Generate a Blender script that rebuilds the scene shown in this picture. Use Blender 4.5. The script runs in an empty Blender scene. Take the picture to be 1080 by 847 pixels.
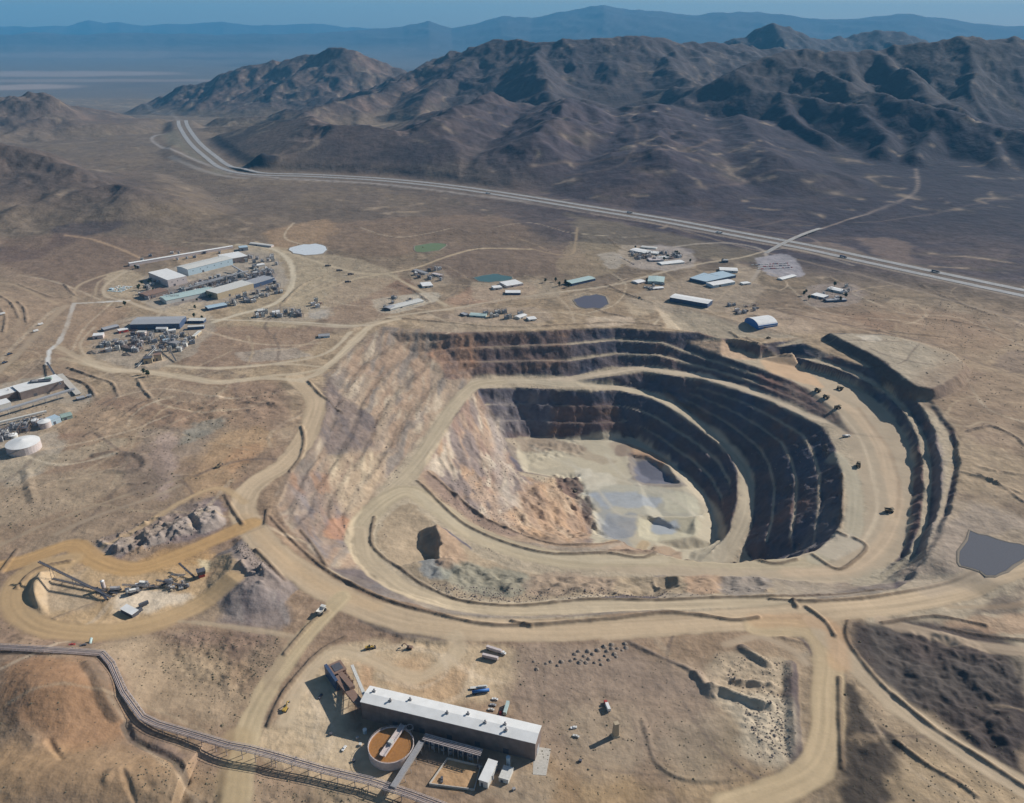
EXPO = 0.13
HAZE_COL = (.14, .55, .98, 1); HAZE_D = 3.2e-5
import bpy, math, random
import numpy as np
from mathutils import Vector, geometry
T_ = math.tau
random.seed(7); RNG = np.random.default_rng(11)

# ---------------------------------------------------------------- camera model (photo coordinates 1080 x 847)
CAMH = 520.0; FOC = 840.0; PITCH = math.radians(25.1)
CP, SP = math.cos(PITCH), math.sin(PITCH)
def ray(px, py):
    u = (px-540.0)/FOC; v = (423.5-py)/FOC
    return u, CP+v*SP, -SP+v*CP
def P(px, py, z=0.0):                 # point of the scene at height z seen at that place of the photo
    u, fy, fz = ray(px, py); t = (z-CAMH)/fz
    return (u*t, fy*t, z)
def PD(px, py, dist):                 # point at ground distance dist
    u, fy, fz = ray(px, py); t = dist/fy
    return (u*t, dist, CAMH+fz*t)

# ---------------------------------------------------------------- noise
_TAB = [RNG.random((256, 256)).astype(np.float32) for _ in range(6)]
def vnoise(x, y, seed=0):
    x = x+seed*17.31; y = y-seed*9.77
    xi = np.floor(x).astype(np.int32); yi = np.floor(y).astype(np.int32)
    fx = (x-xi).astype(np.float32); fy = (y-yi).astype(np.float32)
    fx = fx*fx*(3-2*fx); fy = fy*fy*(3-2*fy)
    t = _TAB[seed % 6]
    x0 = xi & 255; x1 = (xi+1) & 255; y0 = yi & 255; y1 = (yi+1) & 255
    a = t[y0, x0]; b = t[y0, x1]; c = t[y1, x0]; d = t[y1, x1]
    return (a+(b-a)*fx)+((c+(d-c)*fx)-(a+(b-a)*fx))*fy
def fbm(x, y, sc, octv=4, seed=0, gain=.5):
    s = 0; a = 1.; tot = 0.; x = x/sc; y = y/sc
    for o in range(octv):
        s = s+a*(vnoise(x, y, seed+o)-.5); tot += a*.5; a *= gain
        x, y = x*1.62-y*1.18, x*1.18+y*1.62
    return s/tot
def ridged(x, y, sc, octv=4, seed=0):
    s = 0; a = 1.; tot = 0.; x = x/sc; y = y/sc
    for o in range(octv):
        s = s+a*(1-np.abs(2*vnoise(x, y, seed+o)-1)); tot += a; a *= .5
        x, y = x*1.62-y*1.18, x*1.18+y*1.62
    return s/tot
def sstep(a, b, x):
    t = np.clip((x-a)/(b-a), 0, 1); return t*t*(3-2*t)

def lin(c):
    c = np.array(c, dtype=np.float32)/255.
    return np.where(c <= .04045, c/12.92, ((c+.055)/1.055)**2.4)
KALB = 1.25
def alb(r, g, b):                     # colour seen in full sun -> base colour
    return np.clip(lin((r, g, b))*KALB*np.array([1.,.985,1.02], np.float32), .004, .82)

# ---------------------------------------------------------------- rasters of height, colour and class
class Ras:
    def __init__(s, x0, x1, y0, y1, d):
        s.x0, s.y0, s.d = x0, y0, d
        s.nx = int((x1-x0)/d)+1; s.ny = int((y1-y0)/d)+1
        s.xs = (x0+np.arange(s.nx)*d).astype(np.float32); s.ys = (y0+np.arange(s.ny)*d).astype(np.float32)
        s.Z = np.zeros((s.ny, s.nx), np.float32)
        s.C = np.zeros((s.ny, s.nx, 3), np.float32)
        s.K = np.zeros((s.ny, s.nx), np.uint8)
    def box(s, xa, xb, ya, yb):
        i0 = max(0, int((xa-s.x0)/s.d)); i1 = min(s.nx, int((xb-s.x0)/s.d)+2)
        j0 = max(0, int((ya-s.y0)/s.d)); j1 = min(s.ny, int((yb-s.y0)/s.d)+2)
        if i0 >= i1 or j0 >= j1: return None
        return slice(j0, j1), slice(i0, i1)
    def mesh(s, sl=None):
        if sl is None: return np.meshgrid(s.xs, s.ys)
        return np.meshgrid(s.xs[sl[1]], s.ys[sl[0]])
    def samp(s, A, x, y):
        fx = np.clip((x-s.x0)/s.d, 0, s.nx-1.001); fy = np.clip((y-s.y0)/s.d, 0, s.ny-1.001)
        i = fx.astype(np.int32); j = fy.astype(np.int32)
        fx = (fx-i).astype(np.float32); fy = (fy-j).astype(np.float32)
        if A.ndim == 3: fx = fx[..., None]; fy = fy[..., None]
        return (A[j, i]*(1-fx)+A[j, i+1]*fx)*(1-fy)+(A[j+1, i]*(1-fx)+A[j+1, i+1]*fx)*fy
def blur(A, n):
    for _ in range(n):
        B = A.copy()
        B[1:-1] = A[:-2]*.25+A[1:-1]*.5+A[2:]*.25
        A = B.copy()
        A[:, 1:-1] = B[:, :-2]*.25+B[:, 1:-1]*.5+B[:, 2:]*.25
    return A

# ---------------------------------------------------------------- the far land
def seg_field(X, Y, pts):
    """distance to a polyline in 3D list, height of the nearest point, signed offset, arc length"""
    best = np.full(X.shape, 1e9, np.float32); hz = np.zeros_like(best); off = np.zeros_like(best); al = np.zeros_like(best)
    s0 = 0.
    for (ax, ay, az), (bx, by, bz) in zip(pts[:-1], pts[1:]):
        dx, dy = bx-ax, by-ay; L2 = dx*dx+dy*dy+1e-9; L = math.sqrt(L2)
        t = np.clip(((X-ax)*dx+(Y-ay)*dy)/L2, 0, 1)
        qx = X-(ax+t*dx); qy = Y-(ay+t*dy)
        d = np.sqrt(qx*qx+qy*qy)
        m = d < best
        best = np.where(m, d, best); hz = np.where(m, az+(bz-az)*t, hz)
        off = np.where(m, np.sign(dx*qy-dy*qx)*d, off); al = np.where(m, s0+t*L, al)
        s0 += L
    return best, hz, off, al

def base_plane(X, Y):
    z = -230*sstep(4200, 10500, Y+X*-.25)          # the land falls away to the valley on the left
    z = z+150*sstep(2300, 5200, Y-.25*np.abs(X-1200))*sstep(-1800, 1200, X)*(1-sstep(7000, 11000, Y))
    return z.astype(np.float32)
# long ranges beyond everything
FARR = [([(-900,30),(-300,29),(0,28.5),(70,27.5),(95,22.5),(110,25.5),(125,23),(150,27.5),(200,25),(235,24),(262,27),(300,26.5),(330,25),(365,29),(420,31)], 41000, 3500),
        ([(330,36),(375,33),(425,29),(452,20),(476,28),(505,23),(535,18),(560,18),(585,12),(610,8),(637,3),(660,7),(690,9),(715,13),(745,12),(772,14),(800,15),(845,18),(880,21),(920,18),(960,15.5),(985,19),(1030,24),(1080,27),(1250,22),(1500,30),(1900,32)], 30000, 4200)]
def far_ranges(X, Y):
    z = np.full(X.shape, -1e4, np.float32)
    for pts, D, Wd in FARR:
        xs = []; hs = []
        for px, py in pts:
            x, y, h = PD(px, py, D); xs.append(x/D); hs.append(h)
        h = np.interp(X/np.maximum(Y, 1), xs, hs)
        h = h+60*fbm(X/np.maximum(Y, 1)*D, X*0, 1500, 4, 3)+(70 if D > 35000 else 110)*(ridged(X, Y, 1300, 3, 4)-.62)
        n = ridged(X, Y, 2600, 5, 2)-.62
        g = np.exp(-np.abs((Y-D+1500*fbm(X, Y, 9000, 2, 1))/Wd)**1.5)
        zz = -230+(h+230)*g*(1+.8*n*(1-g*.8))
        z = np.maximum(z, zz)
    return z

FAR = Ras(-6800, 6800, 300, 10600, 12.0)
FX, FY = FAR.mesh()
FAR.Z = base_plane(FX, FY)
RIDGES = [ # (list of (px,py,dist)), slope, spur length, spacing
 ([(735,98,4300),(770,75,4400),(800,62,4500),(830,54,4600),(880,50,4700),(905,56,4700),(935,46,4800),(965,41,4800),(1000,40,4800),(1080,41,4800),(1200,45,4800),(1350,60,4800)], .50, 1500, 330),
 ([(430,78,6600),(470,57,6300),(520,43,6000),(560,46,5800),(600,42,5700),(640,37,5700),(690,38,5800),(740,43,6000),(800,48,6300),(860,52,6500)], .42, 2100, 360),
 ([(470,57,6300),(430,82,5700),(385,98,5300),(335,112,4900),(290,135,4500)], .42, 900, 300),
 ([(165,102,7600),(200,88,7600),(235,78,7600),(262,69,7500),(300,61,7500),(330,57,7400),(348,51,7300),(375,53,7200),(400,62,7200),(430,72,7200),(470,82,7300)], .45, 1300, 330),
 ([(690,54,9000),(750,46,9000),(785,37,8800),(815,23,8800),(842,34,8800),(865,43,9000),(890,38,9300),(920,32,9400),(950,33,9400),(985,42,9400),(1030,45,9400),(1150,45,9400)], .42, 1500, 420),
 ([(-220,120,5200),(-60,112,5200),(0,103,5000),(35,98,4900),(60,104,4850),(95,120,4800)], .30, 900, 300),
 ([(-200,165,2600),(-60,156,2700),(30,160,2700),(90,178,2600),(150,203,2430)], .30, 560, 190),
 ([(-150,203,2480),(-20,200,2480),(60,210,2420),(100,224,2330)], .24, 300, 170),
 ([(520,150,3650),(600,160,3500),(650,168,3350)], .22, 500, 220),
 ([(285,118,4000),(345,126,3650),(400,132,3500),(450,142,3350)], .34, 420, 200),
 ([(520,95,4200),(480,115,3800),(440,135,3450)], .36, 560, 220),
 ([(600,98,4100),(590,122,3600),(560,146,3250)], .34, 520, 220),
 ([(690,105,4100),(700,132,3500),(690,158,3050)], .26, 480, 220),
 ([(780,120,3900),(800,150,3300),(820,165,3050)], .26, 420, 220),
 ([(690,215,2760),(716,186,2990),(730,180,3100)], .30, 160, 160),
]
rr = random.Random(5)
def stamp_ridge(R, pts, slope, mx=1.0):
    hmax = max(p[2] for p in pts)
    xa = min(p[0] for p in pts); xb = max(p[0] for p in pts); ya = min(p[1] for p in pts); yb = max(p[1] for p in pts)
    rad = (hmax+260)/slope
    rad = min(rad, 1500)
    sl = R.box(xa-rad, xb+rad, ya-rad, yb+rad)
    if sl is None: return
    X, Y = R.mesh(sl)
    d, hz, _, _ = seg_field(X, Y, pts)
    w = np.clip(d, 0, None)
    z = hz-slope*w*(1-.22*np.clip(w/rad, 0, 1))
    R.Z[sl] = np.maximum(R.Z[sl], z)
def baseat(x, y):
    return float(base_plane(np.array([x]), np.array([y]))[0])
def spur(R, p, ang, L, slope, depth):
    x, y, h = p; pts = [(x, y, h)]; n = 5
    hb = baseat(x, y)+10
    for i in range(1, n+1):
        ang += rr.uniform(-.38, .38)
        x += math.cos(ang)*L/n; y += math.sin(ang)*L/n
        hh = hb+(h-hb)*((1-i/n)**1.15)*(.96 if i < n else 1)
        hh += rr.uniform(-.03, .05)*(h-hb)*(i < n)
        pts.append((x, y, hh))
    stamp_ridge(R, pts, slope*1.15)
    if depth > 0:
        for i in range(1, n):
            for sgn in (-1, 1):
                if rr.random() < .85:
                    spur(R, pts[i], ang+sgn*rr.uniform(.6, 1.2), L*.42*(1-.5*i/n), slope*1.2, depth-1)
for rp, slope, L, sp in RIDGES:
    pts = [PD(*q) for q in rp]
    stamp_ridge(FAR, pts, slope)
    for (ax, ay, az), (bx, by, bz) in zip(pts[:-1], pts[1:]):
        dl = math.hypot(bx-ax, by-ay); n = max(1, int(dl/sp)); an = math.atan2(by-ay, bx-ax)
        for i in range(n):
            t = (i+rr.uniform(.2, .8))/n
            q = (ax+(bx-ax)*t, ay+(by-ay)*t, az+(bz-az)*t-4)
            if rr.random() < .9: spur(FAR, q, an-math.pi/2+rr.uniform(-.5, .5), L*rr.uniform(.6, 1.15), slope, 1)
            if rr.random() < .6: spur(FAR, q, an+math.pi/2+rr.uniform(-.5, .5), L*rr.uniform(.5, .9), slope, 0)
rel = np.clip(FAR.Z-base_plane(FX, FY), 0, 400)
FAR.Z = blur(FAR.Z, 2)
am = np.clip(rel/140, 0, 1)
WXN = 70*fbm(FX, FY, 260, 3, 3); WYN = 70*fbm(FX, FY, 260, 3, 5)
FAR.Z += am*(ridged(FX+WXN, FY+WYN, 380, 5, 1)-.70)*80
FAR.Z += am*(ridged(FX+WXN*.6, FY+WYN*.6, 170, 4, 4)-.66)*48
FAR.Z += am*(ridged(FX+WXN*.3, FY, 75, 3, 2)-.6)*11
farm = sstep(2000, 2500, FY+np.abs(FX+300)*.25)
FAR.Z += farm*(1-am*.5)*(fbm(FX, FY, 420, 5, 2)*13)
# far ridges reach into this raster's far edge only softly
FAR.Z = np.maximum(FAR.Z, np.where(FY > 9500, far_ranges(FX, FY), -1e4))
REL = blur(rel, 2)
# gentle swelling hill on the left, behind the plants, and low ground nearer the camera
def bump(x, y, cx, cy, rx, ry, h, ang=0.):
    c, s = math.cos(ang), math.sin(ang); X = x-cx; Y = y-cy
    return h*np.exp(-(((X*c+Y*s)/rx)**2+((-X*s+Y*c)/ry)**2))
for px, py, rx, ry, h in [(150,235,330,170,26),(60,250,260,120,16),(250,235,160,120,10),(600,275,240,90,9),(560,240,260,120,12),(420,260,160,90,8),(960,330,190,80,5),(-60,330,160,130,20)]:
    a = P(px, py, 10); FAR.Z += bump(FX, FY, a[0], a[1], rx, ry, h)

NEAR = Ras(-1500, 1500, 340, 2500, 1.5)
NX, NY = NEAR.mesh()
NEAR.Z = FAR.samp(FAR.Z, NX, NY)

# ---------------------------------------------------------------- the pit: crest and toe lines joined by benches
LINES = []
def wall(pairs, n, face=.45, jit=0.):
    """crest points paired with toe points; n benches between them, each a steep face and a flat berm"""
    C = [P(*a) if len(a) == 3 else a[1:] for a, b in pairs]; Tt = [P(*b) if len(b) == 3 else b[1:] for a, b in pairs]
    LINES.append(C); LINES.append(Tt)
    for k in range(n):
        # k-th face runs from f0 to f1 of the way across and drops 1/n of the height
        f1 = (k+face)/(n-1+face) if n > 1 else 1.
        f0n = (k+1)/(n-1+face) if n > 1 else 1.
        for f, hfrac in ((f1, (k+1)/n), (f0n, (k+1)/n)):
            if f >= .999: continue
            LINES.append([(c[0]+(t[0]-c[0])*f, c[1]+(t[1]-c[1])*f, c[2]+(t[2]-c[2])*hfrac) for c, t in zip(C, Tt)])
W = lambda x, y, z: ('w', x, y, z)
wall([((455,352,0),(497,398,-57)),((500,352,0),(525,396,-59)),((540,350,0),(550,396,-60)),((600,347,0),(600,397,-58)),
      ((650,345,0),(650,387,-53)),((700,349,0),(690,387,-49)),((727,361,-14),(715,391,-47)),((760,375,-16),(755,399,-44.5)),
      ((800,388,-19),(790,409,-42)),((848,407,-24),(835,428,-40)),((878,431,-28),(870,442,-38)),((897,456,-34),(896,458,-35))], 3, .74)
wall([((455,352,0),(497,398,-57)),((410,350,0),(480,412,-56)),((370,372,0),(462,435,-54)),((347,400,0),(447,458,-51)),
      ((338,430,1),(430,480,-48)),((325,465,1),(410,503,-43)),((305,500,0),(392,522,-39)),((292,532,0),(377,548,-34))], 5, .66)
wall([((292,532,0),(377,548,-34)),
      ((305,560,0),(371,572,-30)),((345,598,0),(385,600,-24)),((395,628,0),(415,621,-18)),((450,645,0),(470,638,-13)),
      ((520,655,0),(520,648,-9)),((600,652,0),(600,647,-7)),((700,646,0),(700,643,-4)),((780,651,0),(780,648,-2))], 1, .62)
wall([((605,402,-60),(608,404,-61)),((640,398,-56),(650,406,-70)),((677,392,-51),(680,412,-76)),((700,395,-49),(700,419,-80)),
      ((740,400,-46),(714,427,-84)),((774,410,-43.5),(726,435,-87)),((810,422,-42),(748,452,-95)),((848,440,-40),(768,469,-103)),
      ((869,451,-38),(780,481,-108)),((881,472,-37),(790,495,-114)),((888,496,-36),(796,520,-120)),((888,530,-36),(793,555,-125)),
      ((887,550,-36),(785,578,-129)),((878,564,-36),W(328,866,-131)),((859,580,-36),W(306,853,-133)),((831,587,-36),W(278,850,-135)),
      ((775,593,-36),W(235,860,-138)),((720,590,-37),W(196,885,-134)),((690,582,-38),W(165,892,-137))], 4, .88)
wall([((505,410,-58),(530,462,-118)),((545,409,-61),(560,460,-130)),((590,411,-63),(600,463,-134)),((620,412,-64),(635,463,-135)),
      ((650,412,-70),(667,461,-136)),((680,418,-76),(690,475,-139)),((700,426,-81),(708,490,-142)),((738,451,-92),(726,503,-146)),
      ((765,472,-103),(742,520,-149)),((778,496,-111),(753,540,-150)),((777,530,-120),(758,560,-150)),((768,560,-127),(757,577,-150)),
      (W(268,895,-133),W(240,930,-148))], 3, .8)
# inner edge of the left ramp and of the front road
LINES.append([P(*q) for q in [(505,410,-58),(487,430,-55),(470,453,-53),(455,478,-49),(440,503,-45),(460,530,-43),(490,552,-41),(540,570,-39),(585,580,-38),(640,580,-38),(690,582,-38)]])
LINES.append([P(*q) for q in [(455,497,-52),(478,520,-52),(510,545,-50),(550,563,-48),(600,572,-48),(650,571,-52)]])
LINES.append([P(*q) for q in [(530,462,-118),(538,480,-124),(545,497,-122),(560,512,-112),(582,518,-116),(600,528,-122),(618,545,-130),(625,563,-136),(660,573,-137),(690,574,-138)]])
LINES.append([P(*q) for q in [(555,480,-137),(556,497,-137),(585,505,-137),(606,519,-137),(628,540,-138),(640,556,-138)]])
LINES.append([P(*q) for q in [(492,455,-72),(505,480,-84),(525,515,-92),(560,540,-98),(590,555,-108)]])
# basins on the pit floor
LINES.append([P(*q) for q in [(660,478,-136),(664,500,-137),(672,512,-137),(700,513,-137),(720,510,-137),(705,492,-137),(683,480,-136),(660,478,-136)]])
LINES.append([P(*q) for q in [(668,482,-141),(674,500,-148),(684,507,-149),(705,508,-148),(698,495,-145),(680,484,-141),(668,482,-141)]])
LINES.append([P(*q) for q in [(672,545,-138),(682,543,-138),(735,545,-138),(733,565,-138),(690,572,-138),(674,567,-138),(672,545,-138)]])
LINES.append([P(*q) for q in [(684,549,-146),(700,547,-146),(728,548,-146),(722,562,-146),(695,566,-146),(684,562,-146),(684,549,-146)]])
# loop road inner edge and the island inside it
LINES.append([P(*q) for q in [(430,529,-40),(405,538,-36),(393,556,-32),(392,573,-29),(405,587,-26),(420,598,-23),(445,615,-20),(482,631,-16),(540,637,-12),(620,631,-9),(690,632,-7),(760,630,-6),(815,629,-5)]])
LINES.append([P(*q) for q in [(430,529,-40),(447,538,-39),(470,558,-38),(500,580,-37),(540,597,-36),(600,604,-35.5),(700,605,-35),(760,606,-35),(812,608,-35),(835,612,-34),(880,612,-33),(920,600,-32),(945,583,-32)]])
LINES.append([P(*q) for q in [(462,553,-22),(466,570,-20),(462,588,-20)]])
LINES.append([P(*q) for q in [(449,545,-37),(444,560,-38),(443,580,-38),(452,594,-36),(458,590,-36)]])
LINES.append([P(*q) for q in [(687,607,-34),(686,618,-33),(692,624,-31)]]); LINES.append([P(*q) for q in [(703,612,-22),(707,622,-19)]])
# right side: three faces stepping up from the platform
E3t = [(800,378,-20),(833,375,-21),(848,389,-24),(870,394,-25),(893,402,-27),(922,420,-29),(945,443,-31),(958,465,-32),(963,490,-32),(963,515,-32),(959,561,-32),(948,588,-32),(915,607,-32)]
E3c = [(800,370,-8),(837,371,-8),(854,381,-10),(872,386,-11),(898,395,-13),(930,412,-15),(953,435,-17),(967,460,-18),(973,490,-19),(974,515,-20),(970,555,-21),(958,583,-24),(925,608,-30)]
E2t = [(800,367,-8),(842,367,-8),(862,379,-10),(880,385,-11),(905,395,-13),(937,412,-15),(960,435,-17),(976,460,-18),(983,490,-19),(983,520,-20),(979,555,-21),(966,583,-24),(932,612,-29)]
E2c = [(800,363,0),(850,362,0),(868,370,0),(885,376,0),(912,386,-1),(946,402,-3),(970,426,-4),(986,455,-5),(993,490,-6),(992,515,-6),(985,550,-7),(972,588,-10),(945,612,-22)]
E1t = [(850,358,0),(868,364,0),(890,372,0),(917,381,-1),(950,398,-3),(978,424,-4),(1000,455,-5),(1007,478,-6),(1006,500,-6),(996,540,-7),(982,575,-9),(955,610,-20)]
E1c = [(850,356,0),(868,362,0),(890,370,0),(917,379,0),(950,395,0),(982,420,0),(1006,452,0),(1012,476,1),(1011,502,1),(1002,540,0),(990,572,0),(962,609,-12)]
for L in (E3t, E3c, E2t, E2c, E1t, E1c): LINES.append([P(*q) for q in L])
LINES.append([P(*q) for q in [(700,345,0),(735,350,0),(760,355,0),(800,362,0)]])
LINES.append([P(*q) for q in [(722,355,-13),(745,358,-14),(775,367,-16),(797,375,-18)]])
# outer haul road edges (level) and the outer frame
LINES.append([P(*q) for q in [(815,629,-5),(850,634,0),(900,634,0),(945,622,-6)]])
LINES.append([P(*q) for q in [(835,612,-34),(850,625,-14),(880,625,-14),(925,616,-20)]])
ring = [(-520,560,0),(-300,470,0),(300,470,0),(900,560,0),(1000,1000,0),(800,1500,0),(300,1620,0),(-300,1620,0),(-520,1100,0)]
LINES.append(ring+[ring[0]])

def build_tin():
    V = []; Z = []; E = []; key = {}
    for L in LINES:
        last = None
        for p in L:
            k = (round(p[0], 1), round(p[1], 1))
            if k not in key:
                key[k] = len(V); V.append(Vector((p[0], p[1]))); Z.append(p[2])
            i = key[k]
            if last is not None and last != i: E.append((last, i))
            last = i
    r = geometry.delaunay_2d_cdt(V, E, [], 0, .05, True)
    ov, oe, of, vi = r[0], r[1], r[2], r[3]
    z2 = []
    for v, src in zip(ov, vi):
        if src: z2.append(Z[src[0]]); continue
        best = 1e9; bz = 0            # a crossing of two lines: height of the nearer line
        for a, b in E:
            d = V[b]-V[a]; t = max(0, min(1, (v-V[a]).dot(d)/max(d.length_squared, 1e-9)))
            q = (v-V[a]-d*t).length
            if q < best-1e-3: best = q; bz = Z[a]+(Z[b]-Z[a])*t
        z2.append(bz)
    return ov, z2, of
ov, oz, of = build_tin()
PIT = Ras(-540, 1010, 460, 1630, 1.25)
Zp = PIT.Z
for f in of:
    a, b, c = (ov[i] for i in f); za, zb, zc = (oz[i] for i in f)
    if za == zb == zc == 0: continue
    sl = PIT.box(min(a.x, b.x, c.x), max(a.x, b.x, c.x), min(a.y, b.y, c.y), max(a.y, b.y, c.y))
    if sl is None: continue
    X, Y = PIT.mesh(sl)
    den = (b.y-c.y)*(a.x-c.x)+(c.x-b.x)*(a.y-c.y)
    if abs(den) < 1e-6: continue
    l1 = ((b.y-c.y)*(X-c.x)+(c.x-b.x)*(Y-c.y))/den; l2 = ((c.y-a.y)*(X-c.x)+(a.x-c.x)*(Y-c.y))/den; l3 = 1-l1-l2
    m = (l1 >= -1e-4) & (l2 >= -1e-4) & (l3 >= -1e-4)
    Zp[sl] = np.where(m, l1*za+l2*zb+l3*zc, Zp[sl])
slp = NEAR.box(-500, 960, 480, 1600)
X, Y = NEAR.mesh(slp)
wx = 6*fbm(X, Y, 55, 4, 1)+1.3*fbm(X, Y, 9, 2, 4); wy = 6*fbm(X, Y, 55, 4, 3)+1.3*fbm(X, Y, 9, 2, 0)
zp = PIT.samp(PIT.Z, X+wx, Y+wy)
damp = sstep(0, 60, np.minimum.reduce([X+500, 960-X, Y-480, 1600-Y]))
NEAR.Z[slp] = NEAR.Z[slp]*(1-damp)+zp*damp
gy, gx = np.gradient(PIT.samp(PIT.Z, X, Y), 1.5)
PITDEPTH = NEAR.Z.copy()*0; PITDEPTH[slp] = -zp
STEEP = NEAR.Z.copy()*0; STEEP[slp] = np.hypot(gx, gy)
# rubble on the faces
NEAR.Z[slp] += sstep(.35, .9, STEEP[slp])*(fbm(X, Y, 12, 3, 2)*2.6+(ridged(X, Y, 16, 3, 5)-.6)*3.2)
# natural ground outside the works: small gullies and swells
X, Y = NEAR.mesh()
nat = (1-sstep(-1., .2, PITDEPTH))*sstep(1450, 1750, Y+.12*np.abs(X))
low_ = (1-sstep(-1., .2, PITDEPTH))*(1-sstep(540, 640, Y))
wk = (1-sstep(-1., .2, PITDEPTH))
WN = 22*fbm(X, Y, 90, 3, 1)
NEAR.Z += nat*((ridged(X+WN, Y+WN, 120, 4, 2)-.6)*13)+wk*((ridged(X+WN, Y, 60, 4, 4)-.6)*2.6)


# ---------------------------------------------------------------- stamping and painting tools (both rasters)
def hit(pts):
    """where the view of a photo point meets the land"""
    out = []
    for px, py in pts:
        u, fy, fz = ray(px, py)
        ts = np.arange(300., 9500., 2.5)
        ts = ts/fy
        x = u*ts; y = fy*ts; z = CAMH+fz*ts
        near = (np.abs(x) < 1490) & (y < 2490) & (y > 345)
        g = np.where(near, NEAR.samp(NEAR.Z, x, y), FAR.samp(FAR.Z, x, y))
        k = np.nonzero(z <= g)[0]
        if len(k) == 0: i = len(ts)-1; out.append((x[i], y[i], g[i])); continue
        i = k[0]
        if i == 0: out.append((float(x[0]), float(y[0]), float(g[0]))); continue
        a = z[i-1]-g[i-1]; b = g[i]-z[i]; t = a/(a+b+1e-6)
        out.append((float(x[i-1]+(x[i]-x[i-1])*t), float(y[i-1]+(y[i]-y[i-1])*t), float(g[i])))
    return out
def curve(pts, n=6):
    """smooth line through the points"""
    if len(pts) < 3: return list(pts)
    P4 = [pts[0]]+list(pts)+[pts[-1]]; out = []
    for i in range(1, len(P4)-2):
        a, b, c, d = (np.array(P4[i+k], float) for k in (-1, 0, 1, 2))
        for k in range(n):
            t = k/n
            out.append(tuple(.5*((2*b)+(-a+c)*t+(2*a-5*b+4*c-d)*t*t+(-a+3*b-3*c+d)*t**3)))
    out.append(tuple(pts[-1]))
    return out
def poly_sd(X, Y, pts):
    d = np.full(X.shape, 1e9, np.float32); ins = np.zeros(X.shape, bool)
    n = len(pts)
    for i in range(n):
        ax, ay = pts[i][:2]; bx, by = pts[(i+1) % n][:2]
        dx, dy = bx-ax, by-ay; L2 = dx*dx+dy*dy+1e-9
        t = np.clip(((X-ax)*dx+(Y-ay)*dy)/L2, 0, 1)
        q = np.hypot(X-ax-t*dx, Y-ay-t*dy); d = np.minimum(d, q)
        c = ((ay > Y) != (by > Y)) & (X < (bx-ax)*(Y-ay)/(by-ay if abs(by-ay) > 1e-9 else 1e-9)+ax)
        ins ^= c
    return np.where(ins, d, -d)       # positive inside
def bbx(R, pts, m):
    return R.box(min(p[0] for p in pts)-m, max(p[0] for p in pts)+m, min(p[1] for p in pts)-m, max(p[1] for p in pts)+m)
def rasters(): return (NEAR, FAR)
def area(pts, col, fe=4., st=1., wob=3., cls=None, var=.10, vs=30., z=None, smooth=True):
    """paint a patch of ground"""
    w = hit(pts) if z is None else [P(a, b, z) for a, b in pts]
    if smooth and len(w) > 3: w = curve(w+[w[0]], 4)[:-1]
    c = alb(*col)
    for R in rasters():
        sl = bbx(R, w, fe+wob+2)
        if sl is None: continue
        X, Y = R.mesh(sl)
        sd = poly_sd(X, Y, w)+wob*fbm(X, Y, max(wob*5, 12), 4, 2, .6)*2.4
        m = sstep(-fe*.5, fe*.5, sd)*st
        v = 1+var*fbm(X, Y, vs, 4, 3)
        R.C[sl] = R.C[sl]*(1-m[..., None])+(c*v[..., None])*m[..., None]
        if cls is not None: R.K[sl] = np.where(sd > 0, cls, R.K[sl])
def road(pts, wd, col=(172,152,122), fe=2.5, st=1., cls=2, rut=.10, flat=0., wob=2., z=None, smooth=True, edge=0.):
    """a road: paint with lengthwise wheel streaks; flat > 0 also grades the land under it"""
    w = hit(pts) if z is None else [P(a, b, z) for a, b in pts]
    if smooth: w = curve(w, 6)
    c = alb(*col)
    for R in rasters():
        sl = bbx(R, w, wd+20)
        if sl is None: continue
        X, Y = R.mesh(sl)
        d, hz, off, al = seg_field(X, Y, w)
        dd = d+wob*fbm(X, Y, 14, 2, 1)
        m = 1-sstep(wd/2-fe*.5, wd/2+fe*.5, dd)
        if flat > 0:
            g = (1-sstep(wd/2, wd/2+flat, d))
            R.Z[sl] = R.Z[sl]*(1-g)+hz*g
        s = fbm(off/3.2+al*.01, al/90., 1., 3, 5)
        s2 = fbm(off/1.3, al/220., 1., 2, 3)
        v = 1+rut*(s*2.4+s2*1.2)+.06*fbm(X, Y, 50, 3, 1)
        m = m*st
        R.C[sl] = R.C[sl]*(1-m[..., None])+(c*v[..., None])*m[..., None]
        if edge > 0:
            e = np.exp(-((dd-wd/2-.5)/1.6)**2)*edge
            R.C[sl] *= (1-e[..., None])
        if cls is not None: R.K[sl] = np.where(dd < wd/2, cls, R.K[sl])
def mound(pts, ztop, slope=.68, wob=2., col=None, lump=0., zpx=None):
    """fill: flat top at ztop with tipped sides"""
    w = [P(a, b, ztop) for a, b in pts]
    for R in rasters():
        sl = bbx(R, w, abs(ztop)/slope+45)
        if sl is None: continue
        X, Y = R.mesh(sl)
        sd = poly_sd(X, Y, w)+wob*fbm(X, Y, 18, 3, 4)
        z = ztop+np.minimum(sd, 0)*slope+lump*fbm(X, Y, 14, 3, 1)*sstep(-ztop/slope, 0, sd)
        z = np.where(sd > -ztop/slope-2, z, -1e3)
        up = z > R.Z[sl]
        R.Z[sl] = np.where(up, z, R.Z[sl])
        if col is not None:
            m = up[..., None]*1.; v = 1+.12*fbm(X, Y, 12, 3, 2)
            R.C[sl] = R.C[sl]*(1-m)+alb(*col)*v[..., None]*m
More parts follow.
